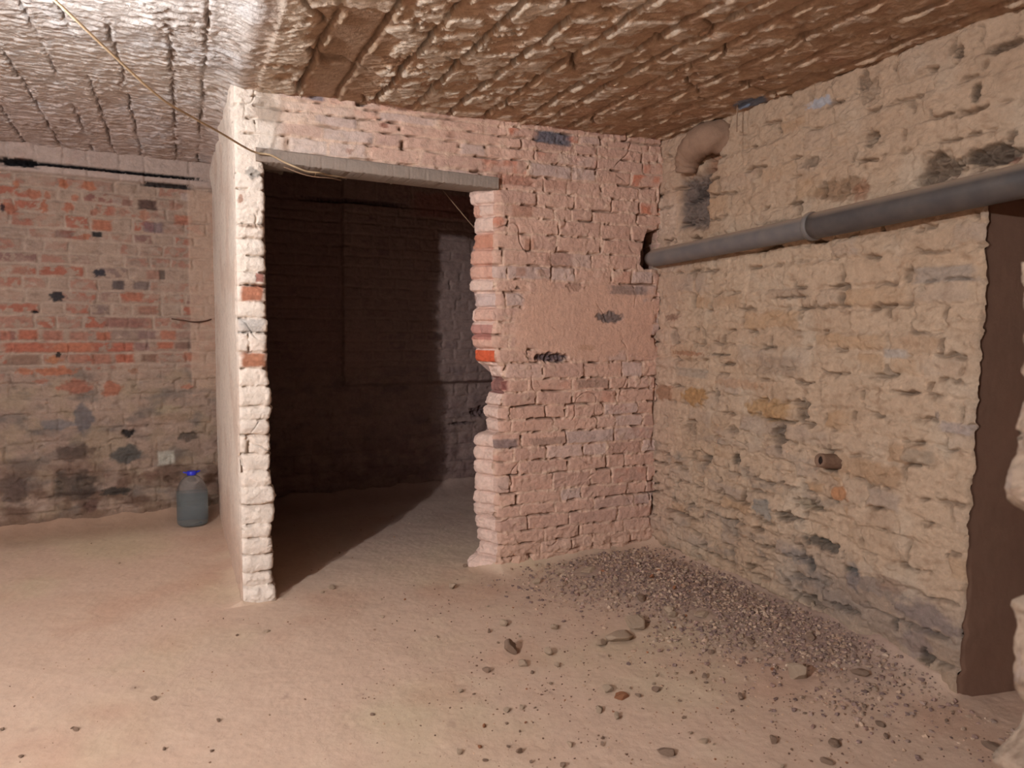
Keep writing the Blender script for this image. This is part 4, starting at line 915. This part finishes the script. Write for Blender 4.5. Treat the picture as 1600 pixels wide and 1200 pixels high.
# ---------------------------------------------------------------- large water bottle
bot = empty('water_bottle', (0.012, 4.885, float(floor_h(.012, 4.885))-.001))
tag(bot, 'large clear plastic water bottle with a blue cap standing by the brick wall', 'bottle')
def pet(name, rgb, ior, dens=None, rough=.06):
    mt, nt, b = nodes_of(name); b.inputs['Base Color'].default_value = (*lin(rgb), 1); b.inputs['Transmission Weight'].default_value = 1
    b.inputs['Roughness'].default_value = rough; b.inputs['IOR'].default_value = ior
    if dens:
        va = nt.nodes.new('ShaderNodeVolumeAbsorption'); va.inputs['Color'].default_value = (*lin(dens[0]), 1); va.inputs['Density'].default_value = dens[1]
        nt.links.new(va.outputs[0], nt.nodes['Material Output'].inputs['Volume'])
    return mt
M_PET = pet('clear_bottle_plastic', (226, 228, 230), 1.12, rough=.08); M_PET.node_tree.nodes['Principled BSDF'].inputs['Transmission Weight'].default_value = .92
M_WATER = pet('bottled_water', (214, 222, 226), 1.10, ((185, 215, 225), .8), .0); M_WATER.node_tree.nodes['Principled BSDF'].inputs['Transmission Weight'].default_value = .85; M_WATER.node_tree.nodes['Principled BSDF'].inputs['Base Color'].default_value = (*lin((186, 206, 212)), 1)
M_BLUE = plain('blue_cap_plastic', (24, 34, 176), .35, dust=(44, 56, 196))
prof = [(.055, .0), (.076, .002), (.085, .010), (.088, .022)]
z = .03
while z < .150:
    prof += [(.0885, z), (.0865, z+.006)]; z += .013
prof += [(.088, .158), (.0885, .185), (.087, .205), (.082, .225), (.073, .250), (.060, .273), (.045, .290), (.032, .298), (.026, .302), (.0235, .306), (.0235, .312)]
bm = bmesh.new(); lathe(bm, prof, 56, .10); mesh_obj('bottle_body', bm, M_PET, bot)
bm = bmesh.new(); lathe(bm, [(max(r-.0022, .01), max(zz, .003)) for r, zz in prof if zz < .19]+[(.085, .192)], 56, .10); q = mesh_obj('water', bm, M_WATER, bot); q['label'] = 'clear bluish water filling the lower bottle'
bm = bmesh.new(); lathe(bm, [(.027, .306), (.0275, .308), (.0275, .326), (.026, .329), (.020, .330)], 36); cap = mesh_obj('bottle_cap', bm, M_BLUE, bot); cap['label'] = 'blue screw cap'
bm = bmesh.new(); pts = [Vector((.047*math.cos(a), .016*math.sin(a), .322+.004*math.cos(2*a))) for a in [2*math.pi*i/40 for i in range(41)]]
tube(bm, pts, .0035, 8); q = mesh_obj('carry_ring', bm, M_BLUE, bot); q['label'] = 'blue carrying ring round the neck'
bot.rotation_euler = (0, 0, math.radians(12)); bot.rotation_euler.x = math.radians(0)

# ---------------------------------------------------------------- cables and wires
M_CABLE = plain('old_white_cable', (196, 172, 140), .5, dust=(172, 146, 116))
M_CABLE2 = plain('dusty_brown_cable', (120, 92, 74), .6, dust=(150, 120, 96))
M_WIRE = plain('rusty_wire_metal', (70, 44, 34), .6, .3, dust=(96, 66, 50))
def cable(name, pts, r, mat, label, cat, n=10):
    o = pts[0]; bm = bmesh.new(); tube(bm, [p-Vector(o) for p in spline(pts, n)], r, 10)
    ob = mesh_obj(name, bm, mat); ob.location = o; return tag(ob, label, cat)
cable('lamp_cable', [(-.487, 2.285, 2.165), (-.43, 2.37, 2.19), (-.316, 2.493, 2.141), (-.203, 2.656, 2.078), (-.063, 2.858, 2.006), (.038, 3.002, 1.988), (.141, 3.151, 1.976), (.27, 3.335, 1.958), (.345, 3.366, 1.956), (.40, 3.372, 1.934), (.455, 3.37, 1.914), (.50, 3.38, 1.904), (.56, 3.40, 1.906), (.64, 3.50, 1.918), (.9, 3.62, 1.94)], .0042, M_CABLE, 'pale electric cable hanging from the ceiling and running into the doorway under the lintel', 'cable')
cable('loose_cable', [(.40, 3.368, 1.912), (.47, 3.366, 1.890), (.53, 3.380, 1.884), (.60, 3.40, 1.888), (.66, 3.46, 1.894)], .0026, M_CABLE2, 'thin brown second wire dangling below the cable at the left end of the lintel', 'cable')
cable('thin_cable', [(1.12, 3.62, 2.10), (1.20, 3.75, 2.02), (1.236, 3.8, 1.980), (1.34, 3.8, 1.865), (1.451, 3.8, 1.753), (1.55, 3.8, 1.66)], .0030, M_CABLE2, 'thin cable slanting down inside the dark room behind the doorway', 'cable')
cable('bent_wire', [(-.08, c_line(-.08)-.012, 1.262), (-.02, c_line(-.02)-.03, 1.254), (.05, c_line(.05)-.035, 1.244), (.11, c_line(.11)-.03, 1.250), (.15, c_line(.15)-.015, 1.262)], .0042, M_WIRE, 'short dark bent wire sticking out of the brick wall beside the return wall', 'wire')
cable('hanging_wire', [(2.28, 2.72, 2.235), (2.281, 2.722, 2.19), (2.279, 2.719, 2.15), (2.282, 2.721, 2.12)], .0028, M_CABLE2, 'short thin wire hanging straight down from the ceiling beside the blue stain', 'wire', 4)
cable('hook_wire', [(.555, 3.50, 1.948), (.556, 3.50, 1.93), (.552, 3.498, 1.915), (.549, 3.499, 1.906)], .0018, M_CABLE, 'tiny pale wire end hanging under the middle of the lintel', 'wire', 4)

# ---------------------------------------------------------------- bare cellar bulb, and an added unseen fill bulb
def bulb(p, watts):
    t = empty('hanging_bulb', p); bm = bmesh.new(); r = .034
    bmesh.ops.create_uvsphere(bm, u_segments=24, v_segments=16, radius=r)
    for v in bm.verts:
        if v.co.z > 0: v.co.z *= 1.35; v.co.x *= 1-.25*v.co.z/r; v.co.y *= 1-.25*v.co.z/r
    mt, nt, b = nodes_of('glowing_bulb'); b.inputs['Base Color'].default_value = (.9, .9, .9, 1); b.inputs['Emission Color'].default_value = (*LAMP_RGB, 1)
    b.inputs['Emission Strength'].default_value = watts/(math.pi*4*math.pi*r*r)
    mesh_obj('bulb_glass', bm, mt, t)
    bm = bmesh.new(); tube(bm, [Vector((0, 0, z)) for z in (.036, .05, .075, .09)], lambda t_: [.020, .021, .019, .006][int(round(t_*3))], 20); mesh_obj('lamp_socket', bm, M_WIRE, t)
    bm = bmesh.new(); tube(bm, [Vector((0, 0, z)) for z in (.088, .12, 2.26-p.z)], .003, 8); mesh_obj('flex', bm, M_CABLE, t)
    return t
tag(bulb(LAMP_A, POWER_A), 'bare glowing bulb hanging from the left ceiling bay at the end of the pale cable', 'lamp')
tag(bulb(FILL_LAMP, FILL_POWER), 'added unseen fill bulb hanging on the left side of the cellar near the camera', 'lamp')

# ---------------------------------------------------------------- rubble on the floor
rng = random.Random(77)
def rock_mesh(seed, sub=2, flat=.6):
    r = random.Random(seed); bm = bmesh.new(); bmesh.ops.create_icosphere(bm, subdivisions=sub, radius=1)
    pl = []
    for _ in range(9):
        n = Vector((r.gauss(0, 1), r.gauss(0, 1), r.gauss(0, 1))).normalized(); pl.append((n, r.uniform(.45, .72)))
    sx, sy, sz = r.uniform(.85, 1.15), r.uniform(.6, .9), flat*r.uniform(.75, 1.1)
    for v in bm.verts:
        c = v.co.copy()
        for n, d in pl:
            k = c.dot(n)
            if k > d: c -= n*(k-d)
        j = 1+.05*r.uniform(-1, 1)
        v.co = Vector((c.x*sx*j, c.y*sy*j, c.z*sz*j))
    zmin = min(v.co.z for v in bm.verts)
    for v in bm.verts: v.co.z -= zmin*.92
    me = bpy.data.meshes.new('stone'); bm.to_mesh(me); bm.free(); return me
PROTO = [rock_mesh(s, 2, f) for s, f in ((1, .6), (2, .6), (3, .85), (4, .6), (5, .75), (6, .95), (7, .6), (8, .8))]
BIG = [rock_mesh(s, 3, f) for s, f in ((21, .8), (22, .6), (23, .35), (24, .7), (25, .45), (26, .6))]
variants = {}
def rock(name, x, y, r, kind, big=None, rot=None, tilt=.12):
    base = BIG[big] if big is not None else PROTO[rng.randrange(8)]
    key = (base.name, kind)
    if key not in variants:
        me = base.copy(); me.materials.clear(); me.materials.append({'s': M_ROCK, 'd': M_ROCKD, 'r': M_ROCKR}[kind]); variants[key] = me
    o = bpy.data.objects.new(name, variants[key]); o.location = (x, y, float(floor_h(x, y))-r*.10); o.scale = (r*1.08, r*1.08, r*1.08)
    o.rotation_euler = (rng.uniform(-tilt, tilt), rng.uniform(-tilt, tilt), rng.uniform(0, 6.28) if rot is None else rot); COL.objects.link(o); return o
NAMED = {0: ('upright pale stone leaning at the back of the three-stone cluster before the gravel', 0, .4, 1.75),
 1: ('biggest rounded stone in the middle of the cluster at the gravel edge', 1, .2, 1.35), 2: ('flat slab of stone at the left front of the stone cluster', 2, .9, 1.3),
 3: ('brown pyramid-shaped stone alone on the floor left of the stone cluster', 3, 1.2, 1.5), 4: ('flat pale stone at the left end of the gravel heap near the brick wall', 4, .2, 1.3),
 5: ('pointed pale grey shard standing on the floor below the right wall', 3, 2.2, 1.35), 6: ('flat wide stone lying on the right side of the gravel heap', 4, .1, 1.1),
 16: ('long reddish brick chip lying on the open floor in the foreground', 4, .1, 1.0), 20: ('long low dark clod near the bottom edge in the middle foreground', 2, -.2, 1.0),
 23: ('dark jagged stone near the bottom edge, right of the middle', 5, .6, 1.0), 22: ('dark rounded stone on the right foreground floor', 5, 1.4, 1.0),
 27: ('dark cluster-like stone at the foot of the right wall', 1, 2.0, 1.0), 31: ('small whitish stone in front of the left doorway pier', 4, .5, 1.0),
 78: ('dark lump of mortar at the foot of the near broken wall edge', 1, 1.5, 1.0)}
def region(x, y, k='s', r=.01):
    a, g = region0(x, y); w_ = {'s': 'pale', 'd': 'dark brown', 'r': 'reddish'}[k]
    if r < .0062: a = a.replace('small', 'tiny'); g = 'tiny '+g
    return a.replace('small stone', 'small '+w_+' stone').replace('tiny stone', 'tiny '+w_+' stone').replace('dark crumb of', w_+' crumb of'), w_+' '+g
def region0(x, y):
    if heap_w(x, y) > .45: return ('small stone lying in the dark gravel heap in the corner', 'stones in the corner gravel heap')
    if y > 3.45: return ('small stone on the floor of the dark room behind the doorway', 'stones inside the dark room')
    if x < .3: return ('small dark crumb of stone on the left part of the dusty floor', 'stones on the left floor')
    if y < 2.5 and x > 1.45: return ('small stone scattered on the floor below the right wall', 'stones below the right wall')
    if y < 2.6: return ('small stone scattered on the open foreground floor', 'stones on the foreground floor')
    return ('small stone on the floor between the doorway and the gravel heap', 'stones in front of the doorway')
placed = []
for i, (x, y, r, k) in enumerate(ROCKS):
    if i in NAMED:
        lb, bg, rot, sc = NAMED[i]
        o = rock('stone', x, y, r*sc, k, bg, rot, .08)
        if i == 0: o.rotation_euler = (.5, .2, .4)
        tag(o, lb, 'stone')
    else:
        o = rock('stone', x, y, r, k); a, g = region(x, y, k, r); tag(o, a, 'stone', g)
    placed.append((x, y, r*(1.15*NAMED[i][3] if i in NAMED else 1)))
def place_ok(x, y, r): return all((x-a)**2+(y-b)**2 > (r+c)**2*1.1 for a, b, c in placed)
cnt = 0; tries = 0
while cnt < 205 and tries < 20000:
    tries += 1
    x = rng.uniform(-.9, 2.3); y = rng.uniform(1.15, 4.4)
    wgt = float(heap_w(x, y)); den = .95*wgt+.10+.22*math.exp(-((x-1.7)/.55)**2-((y-2.0)/.6)**2)+.02
    if y > 3.38 and not (.4 < x < 2.2): continue
    if y > 3.2 and x > 1.3: continue
    if x < .6: den *= .35
    if y > 3.4: den = .015
    if rng.random() > den: continue
    r = rng.uniform(.004, .008)*(1+.9*wgt*rng.random()**2)
    if not place_ok(x, y, r): continue
    k = rng.choice('ssddr' if wgt < .4 else 'ssssdr'); o = rock('stone', x, y, r, k); a, g = region(x, y, k, r); tag(o, a, 'stone', g); placed.append((x, y, r)); cnt += 1

# uncountable grit and gravel
def grains(name, N, dens, rmin, rmax, seed, label, cat, pal):
    r = np.random.RandomState(seed)
    xs = []; ys_ = []
    while len(xs) < N:
        x = r.uniform(-1.1, 2.34, 4000); y = r.uniform(1.0, 4.9, 4000); d = dens(x, y)
        ok = (r.rand(4000) < d) & ~((y > 3.36) & ((x < .42) | (x > 1.32)) & (y < 3.6)) & (y < c_line(x)-.12) & (y > 1.0)
        ok &= ~((x < .35) & (x > .12) & (y > 3.3))
        ok &= (x-.012)**2+(y-4.885)**2 > .012
        for a, b_, c_ in placed:
            if c_ > .010: ok &= (x-a)**2+(y-b_)**2 > (c_*1.3)**2
        xs += list(x[ok]); ys_ += list(y[ok])
    x = np.array(xs[:N]); y = np.array(ys_[:N])
    ico = [(0, 0, 1), (.89, 0, .45), (.28, .85, .45), (-.72, .53, .45), (-.72, -.53, .45), (.28, -.85, .45), (.72, .53, -.45), (-.28, .85, -.45), (-.89, 0, -.45), (-.28, -.85, -.45), (.72, -.53, -.45), (0, 0, -1)]
    fc = [(0, 1, 2), (0, 2, 3), (0, 3, 4), (0, 4, 5), (0, 5, 1), (1, 6, 2), (2, 7, 3), (3, 8, 4), (4, 9, 5), (5, 10, 1), (6, 7, 2), (7, 8, 3), (8, 9, 4), (9, 10, 5), (10, 6, 1), (11, 7, 6), (11, 8, 7), (11, 9, 8), (11, 10, 9), (11, 6, 10)]
    ico = np.array(ico)[None]+r.uniform(-.28, .28, (N, 12, 3))
    sz = rmin+(rmax-rmin)*r.rand(N)**2.6
    ico = ico*sz[:, None, None]*np.stack([r.uniform(.8, 1.3, N), r.uniform(.6, 1.1, N), r.uniform(.4, .8, N)], 1)[:, None, :]
    a = r.uniform(0, 6.28, N); ca, sa = np.cos(a)[:, None], np.sin(a)[:, None]
    px = ico[..., 0]*ca-ico[..., 1]*sa+x[:, None]; py = ico[..., 0]*sa+ico[..., 1]*ca+y[:, None]
    pz = ico[..., 2]+(floor_h(x, y)+sz*.25+heap_w(x, y)*.003)[:, None]
    P = np.stack([px, py, pz], -1).reshape(-1, 3); F = (np.array(fc)[None]+(np.arange(N)*12)[:, None, None]).reshape(-1, 3)
    me = bpy.data.meshes.new(name); me.from_pydata(P.tolist(), [], F.tolist()); at = me.color_attributes.new('Col', 'FLOAT_COLOR', 'POINT')
    pc = np.array([lin(c) for c in pal])[r.randint(0, len(pal), N)]*r.uniform(.8, 1.15, N)[:, None]
    at.data.foreach_set('color', np.concatenate([np.repeat(pc, 12, 0), np.ones((N*12, 1))], 1).astype(np.float32).ravel())
    me.materials.append(M_GRAVEL); o = bpy.data.objects.new(name, me); COL.objects.link(o); return tag(o, label, cat, kind='stuff')
grains('gravel', 9000, lambda x, y: np.clip(heap_w(x, y)*1.0+.18*heap_w((x-2.0)*.6+2.0, (y-2.9)*.6+2.9)-.02, 0, 1), .002, .011, 5, 'dark purplish gravel and rubble heap spread in the corner of the right wall', 'gravel',
       [(156, 132, 120), (140, 116, 108), (176, 150, 130), (128, 106, 100), (164, 136, 116), (150, 122, 112), (184, 160, 140)])
grains('grit', 3600, lambda x, y: (.10+.9*np.exp(-((x-1.6)/.8)**2-((y-2.1)/.9)**2)+.35*sst(.1, .5, fbm(x*3, y*3, 31, 3)))*np.where(y > 3.4, .25, 1)*np.where(x < .5, .45, 1)*(heap_w(x, y) < .3), .0012, .0045, 6, 'fine brown grit sprinkled over the dusty floor', 'grit',
       [(150, 118, 98), (126, 98, 82), (176, 146, 122), (110, 84, 72), (186, 156, 132)])
